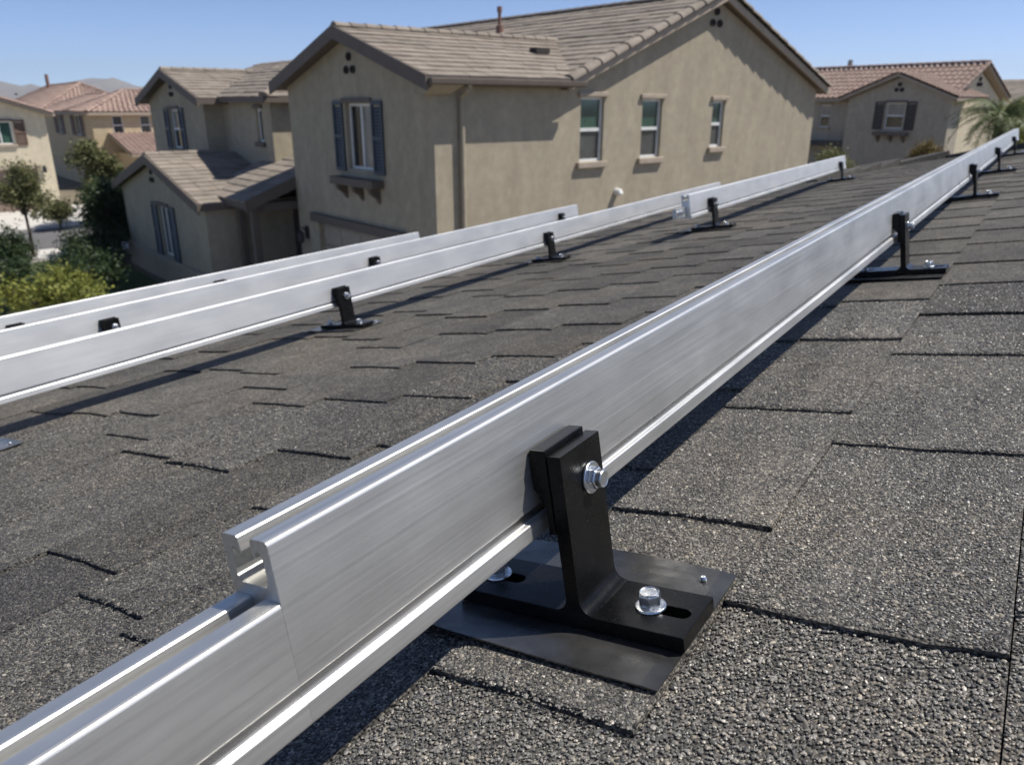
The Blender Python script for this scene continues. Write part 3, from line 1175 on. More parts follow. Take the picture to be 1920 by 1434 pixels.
def courses(roof_o, o, along, up, nrm, t_end, span, mat, pitch=0.33, lip=0.036, name='tile_course'):
    """rows of flat tiles: o on the eave, along the row, up the slope; span(t) gives start and end along the row"""
    n = max(1, round(t_end / pitch))
    p = t_end / n
    rj = random.Random(int(t_end * 1000) + n)
    for i in range(n):
        t0, t1 = i * p, (i + 1) * p + 0.03
        a0, a1 = span(t0)
        b0_, b1_ = span(min(t1, t_end))
        if a1 - a0 < 0.05:
            continue
        t1 = min(t1, t_end)
        P = lambda s, t, h_: o + along * s + up * t + nrm * h_
        m = MB()
        L1 = lip * rj.uniform(0.85, 1.15)
        # each row is broken into tiles with small steps so the edge is not ruler straight
        k_ = max(1, int((a1 - a0) / 0.42))
        for j in range(k_):
            f0_, f1_ = j / k_, (j + 1) / k_
            e = rj.uniform(-0.006, 0.006)
            q = rj.uniform(-0.012, 0.012)
            x0, x1 = a0 + (a1 - a0) * f0_ + 0.004, a0 + (a1 - a0) * f1_ - 0.004
            y0, y1 = b0_ + (b1_ - b0_) * f0_ + 0.004, b0_ + (b1_ - b0_) * f1_ - 0.004
            m.hexa([P(x0, t0 + q, 0.003), P(x1, t0 + q, 0.003), P(y1, t1, 0.003), P(y0, t1, 0.003),
                    P(x0, t0 + q, L1 + e), P(x1, t0 + q, L1 + e), P(y1, t1, 0.014 + e), P(y0, t1, 0.014 + e)])
        m.build(name, mat, roof_o, fix=False)


def caps(roof_o, a, b, mat, r=0.11, step=0.36, name='ridge_tile', squash=0.75):
    a, b = Vector(a), Vector(b)
    d = (b - a)
    n = max(1, round(d.length / step))
    d = d / n
    dn = d.normalized()
    side = dn.cross(Zv).normalized()
    up = side.cross(dn)
    base = MB()
    seg = 8
    rings = []
    for s, rr_ in ((0.0, r * 1.12), (1.06, r * 0.92)):
        rings.append([(s, math.cos(math.pi * i / seg) * rr_, math.sin(math.pi * i / seg) * rr_ * squash) for i in range(seg + 1)])
        rings[-1] = rings[-1]
    vs = []
    for rg in rings:
        for s, c, h_ in rg:
            vs.append(d * s + side * c + up * (h_ - 0.02))
    w = seg + 1
    fs = [(i, i + 1, w + i + 1, w + i) for i in range(seg)] + [tuple(range(seg, -1, -1)), tuple(range(w, 2 * w))]
    base.add(vs, fs)
    me = base.mesh(name, mat)
    for i in range(n):
        o = bpy.data.objects.new(name, me)
        COL.objects.link(o)
        o.parent = roof_o
        o.location = a + d * i


def deck(house, polys, mat, th=0.16, name='roof'):
    m = MB()
    for pts in polys:
        pts = [Vector(p) for p in pts]
        m.prism([p - Zv * th for p in pts], Zv * th)
    return m.build(name, mat, house)


def barrel(roof_o, o, along, up, nrm, t_end, span, mat, pitch=0.30, rows=0.42, r=0.075, name='barrel_tiles'):
    """rows of rounded clay tiles as one relief sheet"""
    m = MB()
    n = max(1, round(t_end / rows))
    p = t_end / n
    for i in range(n):
        t0, t1 = i * p, min((i + 1) * p + 0.02, t_end)
        a0, a1 = span(t0)
        b0_, b1_ = span(t1)
        kx = max(2, int((a1 - a0) / pitch))
        q = kx * 6
        lo, hi = [], []
        for j in range(q + 1):
            f = j / q
            hgt = r * (0.5 + 0.5 * math.cos(2 * math.pi * f * kx))
            lo.append(o + along * (a0 + (a1 - a0) * f) + up * t0 + nrm * (hgt + 0.045))
            hi.append(o + along * (b0_ + (b1_ - b0_) * f) + up * t1 + nrm * (hgt + 0.012))
        vs = lo + hi + [o + along * (a0 + (a1 - a0) * j / q) + up * t0 for j in range(q + 1)]
        w = q + 1
        fs = []
        for j in range(q):
            fs.append((j, j + 1, w + j + 1, w + j))
            fs.append((2 * w + j, 2 * w + j + 1, j + 1, j))
        m.add(vs, fs)
    return m.build(name, mat, roof_o, fix=False)


def fascia(house, a, b, mat='trim_brown', h=0.20, t=0.05, out=None, name='fascia'):
    a, b = Vector(a), Vector(b)
    d = (b - a).normalized()
    o = Vector(out) if out is not None else d.cross(Zv).normalized()
    m = MB()
    m.hexa([a - Zv * h, b - Zv * h, b - Zv * h + o * t, a - Zv * h + o * t, a, b, b + o * t, a + o * t])
    return m.build(name, mat, house)


# ------------------------------------------------------------------ beige house in the middle
E0 = EYE
bh = thing('house', 'large beige stucco two-storey house with brown tiled gables and slate-blue shutters', 'house', matrix=MH)
G0, G1, GR = 3.5, 13.2, 8.36           # the big gable along a
RZ = E0 + 2.5                          # its ridge
MS = 0.40                              # its slope
OV = 0.29                              # overhang

# walls
gw = Wall(bh, (0, 0, 0), X, -Y)
w1, w2, w3 = (3.80, 4.52, E0 - 1.18, E0 + 0.16), (5.78, 6.48, E0 - 1.17, E0 + 0.13), (8.42, 8.92, E0 - 1.01, E0 + 0.10)
gw.build('stucco_beige', 0, G1, 0, E0 + 0.40, [w1, w2, w3],
         gable=[(G0, E0 + 0.40), (G1, E0 + 0.40), (GR, E0 + 2.32)])
for q in (w1, w2, w3):
    gw.window(*q, kind='hung')
gw.vents(8.26, E0 + 1.92, 0.085)
m = MB()
m.tube([gw.p(5.02, E0 - 1.89, 0.0), gw.p(5.02, E0 - 1.89, 0.10), gw.p(5.02, E0 - 1.95, 0.13)], [0.085, 0.085, 0.075], 14)
m.build('wall_outlet', 'vinyl_white', bh)
m = MB()
m.tube([gw.p(0.60, E0 + 0.36, 0.34), gw.p(0.60, E0 + 0.27, 0.30), gw.p(0.60, E0 + 0.17, 0.10), gw.p(0.60, E0 + 0.05, 0.07), gw.p(0.60, 0.1, 0.07)], 0.052, 10)
m.build('downpipe', 'stucco_beige', bh)

sw = Wall(bh, (0, 0, 0), Y, -X)
win = (2.30, 3.36, E0 - 1.32, E0 + 0.03)
gar = (1.30, 5.10, 0, E0 - 2.66)
sw.build('stucco_beige', 0, 6.16, 0, E0 + 0.40, [win, gar], gable=[(0, E0 + 0.40), (6.16, E0 + 0.40), (3.08, E0 + 1.33)])
sw.window(*win, kind='slider', recess=0.10, up='glass_blind', low='glass_dark', sill=None, header='trim_brown', shutters=('shutter_blue', 0.42), corbels=True)
sw.vents(3.02, E0 + 0.77, 0.08)
m = MB()
sw.box(m, 1.1, 5.3, E0 - 2.66, E0 - 2.46, 0.002, 0.12)
m.build('garage_beam', 'trim_brown', bh, bevel=0.01)
gd = None
for i in range(4):
    m = MB()
    zz = (E0 - 2.66) * i / 4
    sw.box(m, 1.3, 5.1, zz + 0.01, zz + (E0 - 2.66) / 4 - 0.01, -0.20, -0.13)
    for j in range(4):
        xa = 1.42 + j * 0.93
        sw.box(m, xa, xa + 0.75, zz + 0.10, zz + 0.46, -0.129, -0.115)
    m.build('garage_door_panel', 'garage_beige', bh)
m = MB()
sw.box(m, 5.65, 5.80, E0 - 3.15, E0 - 2.85, 0.002, 0.05)
m.tube([sw.p(5.725, E0 - 2.95, 0.05), sw.p(5.725, E0 - 2.86, 0.16), sw.p(5.725, E0 - 2.98, 0.20)], 0.02, 8)
lathe(m, sw.p(5.725, E0 - 3.25, 0.20), Zv, X, [(0.05, 0), (0.085, 0.05), (0.085, 0.24), (0.03, 0.31)], 8)
m.build('wall_lamp', 'lamp_iron', bh)
Wall(bh, (0, 6.16, 0), X, Y).build('stucco_beige', 0, G0, 0, E0 + 0.40)
Wall(bh, (G1, 0, 0), Y, X).build('stucco_beige', 0, 13.0, 0, E0 + 0.40)
Wall(bh, (0, 13.0, 0), X, Y).build('stucco_beige', G0, G1, 0, E0 + 0.40, gable=[(G0, E0 + 0.4), (G1, E0 + 0.4), (GR, E0 + 2.32)])
Wall(bh, (G0, 6.16, 0), Y, -X).build('stucco_beige', 0, 6.84, 0, E0 + 0.40)


def mz(a):
    return RZ - MS * abs(a - GR)


OG = 0.19                              # the big gable's own overhang
# big roof: two slopes, ridge along b
run = GR - G0 + OV
la, lb = GR - run, GR + run
rf = deck(bh, [[(la, -OG, mz(la)), (GR, -OG, RZ), (GR, 13.4, RZ), (la, 13.4, mz(la))],
               [(GR, -OG, RZ), (lb, -OG, mz(lb)), (lb, 13.4, mz(lb)), (GR, 13.4, RZ)]], 'trim_brown', 0.15)
T = math.hypot(run, MS * run)
upl = Vector((run, 0, MS * run)).normalized()
nl = Vector((-MS, 0, 1)).normalized()
courses(rf, Vector((la, 0, mz(la))), Y, upl, nl, T, lambda t: (-OG + 0.06, 13.4), 'tile_brown')
upr = Vector((-run, 0, MS * run)).normalized()
nr = Vector((MS, 0, 1)).normalized()
courses(rf, Vector((lb, 0, mz(lb))), Y, upr, nr, T, lambda t: (-OG + 0.06, 13.4), 'tile_brown')
caps(rf, (GR, -OG, RZ + 0.03), (GR, 13.4, RZ + 0.03), 'tile_brown')
caps(rf, (la + 0.05, -OG + 0.02, mz(la) + 0.05), (GR - 0.1, -OG + 0.02, RZ + 0.02), 'tile_brown', r=0.15, step=0.46, name='rake_tile')
caps(rf, (lb - 0.05, -OG + 0.02, mz(lb) + 0.05), (GR + 0.1, -OG + 0.02, RZ + 0.02), 'tile_brown', r=0.15, step=0.46, name='rake_tile')
m = MB()
m.tube([(7.0, 6.7, mz(7.0) - 0.1), (7.0, 6.7, mz(7.0) + 0.22), (7.0, 6.7, mz(7.0) + 0.23), (7.0, 6.7, mz(7.0) + 0.62)], [0.12, 0.11, 0.05, 0.05], 10)
m.tube([(7.0, 6.7, mz(7.0) + 0.58), (7.0, 6.7, mz(7.0) + 0.72)], [0.08, 0.075], 10)
m.build('vent_pipe', 'rust_pipe', bh)

# the wing with the shuttered window: ridge along a at b = 3.08
WR, WZ, WM = 3.08, E0 + 1.50, 0.305
def wz(b):
    return WZ - WM * abs(b - WR)
def meet(z):                                         # where height z meets the big roof's left slope
    return GR - (RZ - z) / MS
b0_, b1_ = -OV, 6.16 + OV
wr = deck(bh, [[(-OV, b0_, wz(b0_)), (meet(wz(b0_)), b0_, wz(b0_)), (meet(WZ), WR, WZ), (-OV, WR, WZ)],
               [(-OV, WR, WZ), (meet(WZ), WR, WZ), (meet(wz(b1_)), b1_, wz(b1_)), (-OV, b1_, wz(b1_))]], 'trim_brown', 0.15)
runw = WR - b0_
Tw = math.hypot(runw, WM * runw)
upw = Vector((0, runw, WM * runw)).normalized()
nw = Vector((0, -WM, 1)).normalized()
def wspan(t):
    return (-OV + 0.02, meet(wz(b0_) + t * upw.z) + 0.08)
courses(wr, Vector((0, b0_, wz(b0_))), X, upw, nw, Tw, wspan, 'tile_brown')
upw2 = Vector((0, -runw, WM * runw)).normalized()
courses(wr, Vector((0, b1_, wz(b1_))), X, upw2, Vector((0, WM, 1)).normalized(), Tw, wspan, 'tile_brown')
caps(wr, (-OV, WR, WZ + 0.03), (meet(WZ), WR, WZ + 0.03), 'tile_brown')
for sgn, bb in ((1, b0_), (-1, b1_)):                # verge boards of the wing
    m = MB()
    A_, B_ = Vector((-OV, bb, wz(bb) + 0.03)), Vector((-OV, WR, WZ + 0.03))
    m.hexa([A_ - Zv * 0.26, B_ - Zv * 0.26, B_ - Zv * 0.26 - X * 0.05, A_ - Zv * 0.26 - X * 0.05, A_, B_, B_ - X * 0.05, A_ - X * 0.05])
    m.build('verge_board', 'trim_brown', bh)
for lo_, sl in ((la, 1), (lb, -1)):                  # verge boards of the big gable
    m = MB()
    A_, B_ = Vector((lo_, -OG, mz(lo_) - 0.02)), Vector((GR, -OG, RZ - 0.02))
    m.hexa([A_ - Zv * 0.16, B_ - Zv * 0.16, B_ - Zv * 0.16 - Y * 0.05, A_ - Zv * 0.16 - Y * 0.05, A_, B_, B_ - Y * 0.05, A_ - Y * 0.05])
    m.build('verge_board', 'trim_tan', bh)
m = MB()                                             # gutter of the wing
m.prism([(-OV, -OV - 0.12, wz(b0_) - 0.02), (-OV, -OV - 0.11, wz(b0_) - 0.12), (-OV, -OV - 0.004, wz(b0_) - 0.14), (-OV, -OV - 0.004, wz(b0_) - 0.02)], X * (G0 + OV + 0.1))
m.build('gutter', 'trim_brown', bh, bevel=0.01)
m = MB()
m.box(3.9, 4.3, 1.55, 1.8, wz(1.6) + 0.04, wz(1.6) + 0.16)
m.build('roof_vent', 'vent_dark', bh)
m = MB()
m.hexa([(-OV + 0.06, -0.10, E0 + 0.18), (0.3, -0.10, E0 + 0.18), (0.3, 0.30, E0 + 0.18), (-OV + 0.06, 0.30, E0 + 0.18),
        (-OV + 0.06, -0.36, E0 + 0.34), (0.45, -0.36, E0 + 0.34), (0.45, 0.30, E0 + 0.34), (-OV + 0.06, 0.30, E0 + 0.34)])
m.build('eave_return', 'stucco_beige', bh)

# left part: recessed upper storey, small upper gable, low entrance gable and porch
ez = E0 + 0.18
rw = Wall(bh, (0.57, 8.6, 0), Y, -X)
rwin = (0.62, 1.02, E0 - 0.98, E0 - 0.10)
rw.build('stucco_beige', 0, 3.5, 0, ez, [rwin])
rw.window(*rwin, kind='single', up='glass_dark', sill='trim_brown', header='trim_brown')
Wall(bh, (0.57, 8.6, 0), X, -Y).build('stucco_beige', 0, 3.2, 0, ez)
Wall(bh, (0, 12.1, 0), X, -Y).build('stucco_beige', 0, 0.57, 0, ez)
uw = Wall(bh, (0, 12.1, 0), Y, -X)
uwin = (2.35, 3.25, E0 - 1.35, E0 - 0.14)
uw.build('stucco_beige', 0, 5.3, 0, ez, [uwin], gable=[(0, ez), (5.3, ez), (2.65, ez + 0.66)])
uw.window(*uwin, kind='hung', up='glass_blind', low='glass_dark', sill='trim_brown', header='trim_brown', shutters=('shutter_blue', 0.42))
uw.vents(2.75, ez + 0.22, 0.07, 2)
Wall(bh, (0, 17.4, 0), X, Y).build('stucco_beige', 0, 5, 0, ez)
# small upper gable roof
UZ, UM, UR = ez + 0.86, 0.28, 14.75
def uz(b):
    return UZ - UM * abs(b - UR)
c0, c1 = UR - 3.15, UR + 3.15
ur = deck(bh, [[(-OV, c0, uz(c0)), (4, c0, uz(c0)), (4, UR, UZ), (-OV, UR, UZ)], [(-OV, UR, UZ), (4, UR, UZ), (4, c1, uz(c1)), (-OV, c1, uz(c1))]], 'trim_brown', 0.14)
Tu = math.hypot(3.15, UM * 3.15)
courses(ur, Vector((0, c0, uz(c0))), X, Vector((0, 1, UM)).normalized(), Vector((0, -UM, 1)).normalized(), Tu, lambda t: (-OV + 0.02, 4.0), 'tile_brown')
courses(ur, Vector((0, c1, uz(c1))), X, Vector((0, -1, UM)).normalized(), Vector((0, UM, 1)).normalized(), Tu, lambda t: (-OV + 0.02, 4.0), 'tile_brown')
caps(ur, (-OV, UR, UZ + 0.03), (3.5, UR, UZ + 0.03), 'tile_brown')
for bb in (c0, c1):
    m = MB()
    A_, B_ = Vector((-OV, bb, uz(bb) + 0.03)), Vector((-OV, UR, UZ + 0.03))
    m.hexa([A_ - Zv * 0.25, B_ - Zv * 0.25, B_ - Zv * 0.25 - X * 0.05, A_ - Zv * 0.25 - X * 0.05, A_, B_, B_ - X * 0.05, A_ - X * 0.05])
    m.build('verge_board', 'trim_brown', bh)
# hip roof over the recessed storey: front slope rises along a, right slope rises along b
HA0, HB0, HM = 0.57 - OV, 8.6 - OV, 0.36
hz0 = ez + 0.02
hr = deck(bh, [[(HA0, HB0, hz0), (HA0, 16, hz0), (HA0 + 3.3, 16, hz0 + HM * 3.3), (HA0 + 3.3, HB0 + 3.3, hz0 + HM * 3.3)],
               [(HA0, HB0, hz0), (HA0 + 3.3, HB0 + 3.3, hz0 + HM * 3.3), (9, HB0 + 3.3, hz0 + HM * 3.3), (9, HB0, hz0)]], 'trim_brown', 0.14)
Th = math.hypot(3.3, HM * 3.3)
uph = Vector((1, 0, HM)).normalized()
courses(hr, Vector((HA0, 0, hz0)), Y, uph, Vector((-HM, 0, 1)).normalized(), Th, lambda t: (HB0 + t * uph.x, 16.0), 'tile_brown')
uph2 = Vector((0, 1, HM)).normalized()
courses(hr, Vector((0, HB0, hz0)), X, uph2, Vector((0, -HM, 1)).normalized(), Th, lambda t: (HA0 + t * uph2.y, 8.0), 'tile_brown')
caps(hr, (HA0, HB0, hz0 + 0.05), (HA0 + 3.3, HB0 + 3.3, hz0 + HM * 3.3 + 0.05), 'tile_brown', r=0.12, name='hip_tile')
# low entrance gable
LZ, LM, LR, LA = E0 - 1.34, 0.25, 11.5, -1.85
def lz(b):
    return LZ - LM * abs(b - LR)
lw = Wall(bh, (LA, 7.6, 0), Y, -X)
lwin = (3.05, 3.95, E0 - 4.15, E0 - 2.72)
lw.build('stucco_beige', 0, 7.6, 0, E0 - 2.42, [lwin], gable=[(0, E0 - 2.42), (7.6, E0 - 2.42), (3.9, E0 - 1.55)])
lw.window(*lwin, kind='slider', up='glass_green', low='glass_dark', sill=None, header='trim_brown', shutters=('shutter_blue', 0.5))
lw.vents(4.1, E0 - 1.95, 0.075, 2)
m = MB()
lw.box(m, -0.06, 7.66, 0, 0.75, 0.003, 0.09)
m.build('plinth', 'trim_tan', bh, bevel=0.01)
Wall(bh, (LA, 7.6, 0), X, -Y).build('stucco_beige', 0, 2.42, 0, E0 - 2.42)
Wall(bh, (LA, 15.2, 0), X, Y).build('stucco_beige', 0, 2.42, 0, E0 - 2.42)
d0, d1 = LR - 4.05, LR + 4.05
lr = deck(bh, [[(LA - OV * 0.6, d0, lz(d0)), (0.55, d0, lz(d0)), (0.55, LR, LZ), (LA - OV * 0.6, LR, LZ)],
               [(LA - OV * 0.6, LR, LZ), (0.55, LR, LZ), (0.55, d1, lz(d1)), (LA - OV * 0.6, d1, lz(d1))]], 'trim_brown', 0.15)
Tl = math.hypot(4.05, LM * 4.05)
courses(lr, Vector((0, d0, lz(d0))), X, Vector((0, 1, LM)).normalized(), Vector((0, -LM, 1)).normalized(), Tl, lambda t: (LA - OV * 0.6 + 0.02, 0.56), 'tile_brown')
courses(lr, Vector((0, d1, lz(d1))), X, Vector((0, -1, LM)).normalized(), Vector((0, LM, 1)).normalized(), Tl, lambda t: (LA - OV * 0.6 + 0.02, 0.56), 'tile_brown')
caps(lr, (LA - OV * 0.6, LR, LZ + 0.03), (-0.05, LR, LZ + 0.03), 'tile_brown', step=0.42)
for bb in (d0, d1):
    m = MB()
    q = LA - OV * 0.6
    A_, B_ = Vector((q, bb, lz(bb) + 0.03)), Vector((q, LR, LZ + 0.03))
    m.hexa([A_ - Zv * 0.26, B_ - Zv * 0.26, B_ - Zv * 0.26 - X * 0.05, A_ - Zv * 0.26 - X * 0.05, A_, B_, B_ - X * 0.05, A_ - X * 0.05])
    m.build('verge_board', 'trim_brown', bh)
# porch roof between the entrance gable and the wing
PA, PZ, PM = -1.35, E0 - 2.23, 0.37
pr = deck(bh, [[(PA, 6.22, PZ), (1.4, 6.22, PZ + PM * 2.75), (1.4, 9.6, PZ + PM * 2.75), (PA, 9.6, PZ)]], 'trim_brown', 0.15)
upp = Vector((1, 0, PM)).normalized()
courses(pr, Vector((PA, 0, PZ)), Y, upp, Vector((-PM, 0, 1)).normalized(), math.hypot(2.75, PM * 2.75), lambda t: (6.22, 9.6), 'tile_brown')
m = MB()
A_, B_ = Vector((PA, 6.215, PZ + 0.05)), Vector((1.4, 6.215, PZ + PM * 2.75 + 0.05))
m.hexa([A_ - Zv * 0.28, B_ - Zv * 0.28, B_ - Zv * 0.28 - Y * 0.05, A_ - Zv * 0.28 - Y * 0.05, A_, B_, B_ - Y * 0.05, A_ - Y * 0.05])
m.build('verge_board', 'trim_brown', bh)
for aa, bb in ((-1.05, 6.45), (-1.05, 7.3)):
    m = MB()
    m.box(aa - 0.09, aa + 0.09, bb - 0.09, bb + 0.09, 0, E0 - 2.48)
    m.build('porch_post', 'trim_brown', bh, bevel=0.01)
m = MB()
m.box(-1.16, -0.94, 6.3, 7.59, E0 - 2.48, E0 - 2.26)
m.build('porch_beam', 'trim_brown', bh, bevel=0.01)
m = MB()
m.box(-0.94, 0.5, 6.34, 6.54, E0 - 2.50, E0 - 2.28)
m.build('porch_beam', 'trim_brown', bh, bevel=0.01)
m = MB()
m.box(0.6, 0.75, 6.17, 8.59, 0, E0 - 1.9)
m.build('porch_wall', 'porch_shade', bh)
m = MB()
m.box(0.50, 0.597, 6.9, 7.9, 0.1, 2.3)
for z_ in (0.3, 1.35):
    m.box(0.485, 0.499, 7.02, 7.34, z_, z_ + 0.8)
    m.box(0.485, 0.499, 7.46, 7.78, z_, z_ + 0.8)
m.build('door', 'shutter_dark', bh)

# ------------------------------------------------------------------ cream house, far left
mc = frame_matrix(-22.44, 39.0, 50.2)
ch = thing('house', 'cream stucco house with brown shutters and garage at the left frame edge', 'house', matrix=mc)
cw = Wall(ch, (-8.5, 0, 0), X, -Y)
cwin = (6.05, 7.05, E0 - 1.75, E0 - 0.72)
cg = (4.2, 7.75, 0, E0 - 2.9)
cw.build('stucco_cream', 0, 8.5, 0, E0 - 0.42, [cwin, cg], gable=[(0, E0 - 0.42), (8.5, E0 - 0.42), (4.25, E0 + 0.95)])
cw.window(*cwin, kind='slider', up='glass_green', low='glass_green', sill='trim_tan', header='trim_brown', shutters=('shutter_brown', 0.45))
cw.vents(4.25, E0 + 0.35)
for i in range(4):
    m = MB()
    zz = (E0 - 2.9) * i / 4
    cw.box(m, 4.2, 7.75, zz + 0.01, zz + (E0 - 2.9) / 4 - 0.01, -0.24, -0.139)
    m.build('garage_door_panel', 'garage_brown', ch)
m = MB()
cw.box(m, 4.0, 7.95, E0 - 2.9, E0 - 2.72, 0.002, 0.08)
m.build('garage_beam', 'trim_tan', ch)
m = MB()
lathe(m, cw.p(8.05, E0 - 3.1, 0.14), Zv, X, [(0.05, 0), (0.09, 0.06), (0.09, 0.26), (0.03, 0.34)], 8)
m.box(-0.48, -0.42, -0.14, 0.0, E0 - 2.95, E0 - 2.88)
m.build('wall_lamp', 'lamp_iron', ch)
Wall(ch, (0, 0, 0), Y, X).build('stucco_cream', 0, 10, 0, E0 - 0.42)
Wall(ch, (-8.5, 0, 0), Y, -X).build('stucco_cream', 0, 10, 0, E0 - 0.42)
cz = E0 + 1.12
cm = 0.325
crf = deck(ch, [[(-8.9, -0.35, cz - cm * 4.65), (-4.25, -0.35, cz), (-4.25, 10.3, cz), (-8.9, 10.3, cz - cm * 4.65)],
                [(-4.25, -0.35, cz), (0.4, -0.35, cz - cm * 4.65), (0.4, 10.3, cz - cm * 4.65), (-4.25, 10.3, cz)]], 'trim_tan', 0.14)
barrel(crf, Vector((0.4, 0, cz - cm * 4.65)), Y, Vector((-1, 0, cm)).normalized(), Vector((cm, 0, 1)).normalized(), math.hypot(4.65, cm * 4.65), lambda t: (-0.35, 10.3), 'tile_red')
barrel(crf, Vector((-8.9, 0, cz - cm * 4.65)), Y, Vector((1, 0, cm)).normalized(), Vector((-cm, 0, 1)).normalized(), math.hypot(4.65, cm * 4.65), lambda t: (-0.35, 10.3), 'tile_red')
caps(crf, (0.35, -0.33, cz - cm * 4.6 + 0.04), (-4.25, -0.33, cz + 0.04), 'tile_red', name='rake_tile')

# ------------------------------------------------------------------ yellow house behind it
def hip(house, a0, a1, b0h, b1h, z, mh, mat, o=0.28):
    """hipped barrel-tile roof over a rectangle; ridge along the longer side"""
    a0, a1, b0h, b1h = a0 - o, a1 + o, b0h - o, b1h + o
    wa, wb_ = a1 - a0, b1h - b0h
    r_ = min(wa, wb_) / 2
    zt = z + mh * r_
    if wa >= wb_:
        R0, R1 = Vector((a0 + r_, (b0h + b1h) / 2, zt)), Vector((a1 - r_, (b0h + b1h) / 2, zt))
    else:
        R0, R1 = Vector(((a0 + a1) / 2, b0h + r_, zt)), Vector(((a0 + a1) / 2, b1h - r_, zt))
    C = [Vector((a0, b0h, z)), Vector((a1, b0h, z)), Vector((a1, b1h, z)), Vector((a0, b1h, z))]
    m = MB()
    m.prism([c - Zv * 0.18 for c in C], Zv * 0.17)
    rf_ = m.build('roof', 'trim_tan', house)
    T_ = math.hypot(r_, mh * r_)
    for o_, al, up_, ln in ((C[0], X, Y, wa), (C[2], -X, -Y, wa), (C[1], Y, -X, wb_), (C[3], -Y, X, wb_)):
        u_ = (up_ + Zv * mh).normalized()
        nrm = (-up_ * mh + Zv).normalized()
        c_ = math.hypot(1, mh)
        barrel(rf_, o_, al, u_, nrm, T_, lambda t, ln=ln, c_=c_: (t / c_, ln - t / c_ + 1e-3), mat)
    up4 = Zv * 0.06
    if wa >= wb_:
        ends = [(C[0], R0), (C[3], R0), (C[1], R1), (C[2], R1)]
    else:
        ends = [(C[0], R0), (C[1], R0), (C[2], R1), (C[3], R1)]
    for c_, r2 in ends:
        caps(rf_, c_ + up4, r2 + up4, mat, r=0.14, step=0.45, name='hip_tile')
    if (R1 - R0).length > 0.3:
        caps(rf_, R0 + up4, R1 + up4, mat, r=0.14, step=0.45)
    return rf_


my = frame_matrix(-25.3, 48.8, 50.2)
yh = thing('house', 'yellow stucco house with red hipped tile roof behind the cream house', 'house', matrix=my)
yz = E0 - 0.42
yl = Wall(yh, (0, 0, 0), X, -Y)
yq = [(1.15, 1.75, E0 - 1.75, E0 - 0.62), (2.75, 3.35, E0 - 1.75, E0 - 0.62)]
yl.build('stucco_yellow', 0, 7.5, 0, yz, yq)
for q in yq:
    yl.window(*q, kind='hung', up='glass_grey', low='glass_grey')
ys_ = Wall(yh, (0, 0, 0), Y, -X)
yq = [(3.0, 4.6, E0 - 1.8, E0 - 0.62), (8.6, 9.8, E0 - 1.8, E0 - 0.62)]
ys_.build('stucco_yellow', 0, 33, 0, yz, yq)
for q in yq:
    ys_.window(*q, kind='slider', up='glass_green', low='glass_green', shutters=('shutter_brown', 0.8))
Wall(yh, (0, 14, 0), X, Y).build('stucco_yellow', 0, 7.5, 0, yz)
Wall(yh, (7.5, 0, 0), Y, X).build('stucco_yellow', 0, 14, 0, yz)
hip(yh, 0, 7.5, 0, 5.5, yz, 0.42, 'tile_red')
hip(yh, 0.02, 5.4, 4.5, 15, yz - 0.004, 0.36, 'tile_red')
hip(yh, 0, 7.0, 14, 33, yz + 0.1, 0.50, 'tile_red')
m = MB()
m.tube([(3.0, 27.0, yz + 1.5), (3.0, 27.0, yz + 2.9)], 0.14, 8)
m.build('vent_pipe', 'rust_pipe', yh)
# its low wing
m = MB()
m.box(1.2, 6.5, -4.2, -0.004, 0, E0 - 2.75)
m.build('wall', 'stucco_yellow', yh)
lo2 = deck(yh, [[(0.8, -4.5, E0 - 2.7), (6.9, -4.5, E0 - 2.7), (6.9, -0.004, E0 - 1.65), (0.8, -0.004, E0 - 1.65)]], 'trim_tan', 0.12)
barrel(lo2, Vector((0.8, -4.5, E0 - 2.7)), X, Vector((0, 4.5, 1.05)).normalized(), Vector((0, -1.05, 4.5)).normalized(), math.hypot(4.5, 1.05), lambda t: (0, 6.1), 'tile_red')

# ------------------------------------------------------------------ house at the right
mr_ = frame_matrix(17.5, 42.5, 145.0)
rh = thing('house', 'grey-beige stucco house with red tile roof and dark shutters at far right', 'house', matrix=mr_)
rz = E0 + 0.27
L_ = 5.3
rg = Wall(rh, (0, 0, 0), X, -Y)
q = (2.12, 3.08, E0 - 1.12, E0 + 0.10)
rg.build('stucco_grey', 0, L_, 0, rz, [q, (0.0, 4.6, 0, 1.9)], gable=[(0, rz), (L_, rz), (L_ / 2, rz + 1.0)])
rg.window(*q, kind='hung', up='glass_blind', low='glass_dark', sill=None, header='trim_brown', shutters=('shutter_dark', 0.5), corbels=True)
rg.vents(L_ / 2, rz + 0.5, 0.1)
m = MB()
rg.box(m, 0.0, 4.6, 0, 1.9, -0.3, -0.139)
m.build('garage_door', 'garage_brown', rh)
Wall(rh, (L_, 0, 0), Y, X).build('stucco_grey', 0, 1.0, 0, rz)
Wall(rh, (0, 0, 0), Y, -X).build('stucco_grey', 0, 1.0, 0, rz)
rb = Wall(rh, (-9, 1.0, 0), X, -Y)
q = (6.7, 7.35, E0 - 1.15, E0 + 0.0)
rb.build('stucco_grey', 0, 9, 0, rz, [q])
rb.window(*q, kind='hung', up='glass_blind', low='glass_dark')
m = MB()
rb.box(m, 5.2, 9.0, E0 - 2.1, E0 - 1.85, 0.003, 0.9)
m.build('awning', 'shutter_dark', rh)
RE = 4.75
re_ = Wall(rh, (RE, 1.0, 0), Y, X)
re_.build('stucco_cream', 0, 4.8, 0, rz, gable=[(0, rz), (4.8, rz), (2.4, rz + 1.25)])
re_.vents(2.4, rz + 0.75, 0.1)
m_ = 0.56
rzt = rz + 0.05 + m_ * 2.85
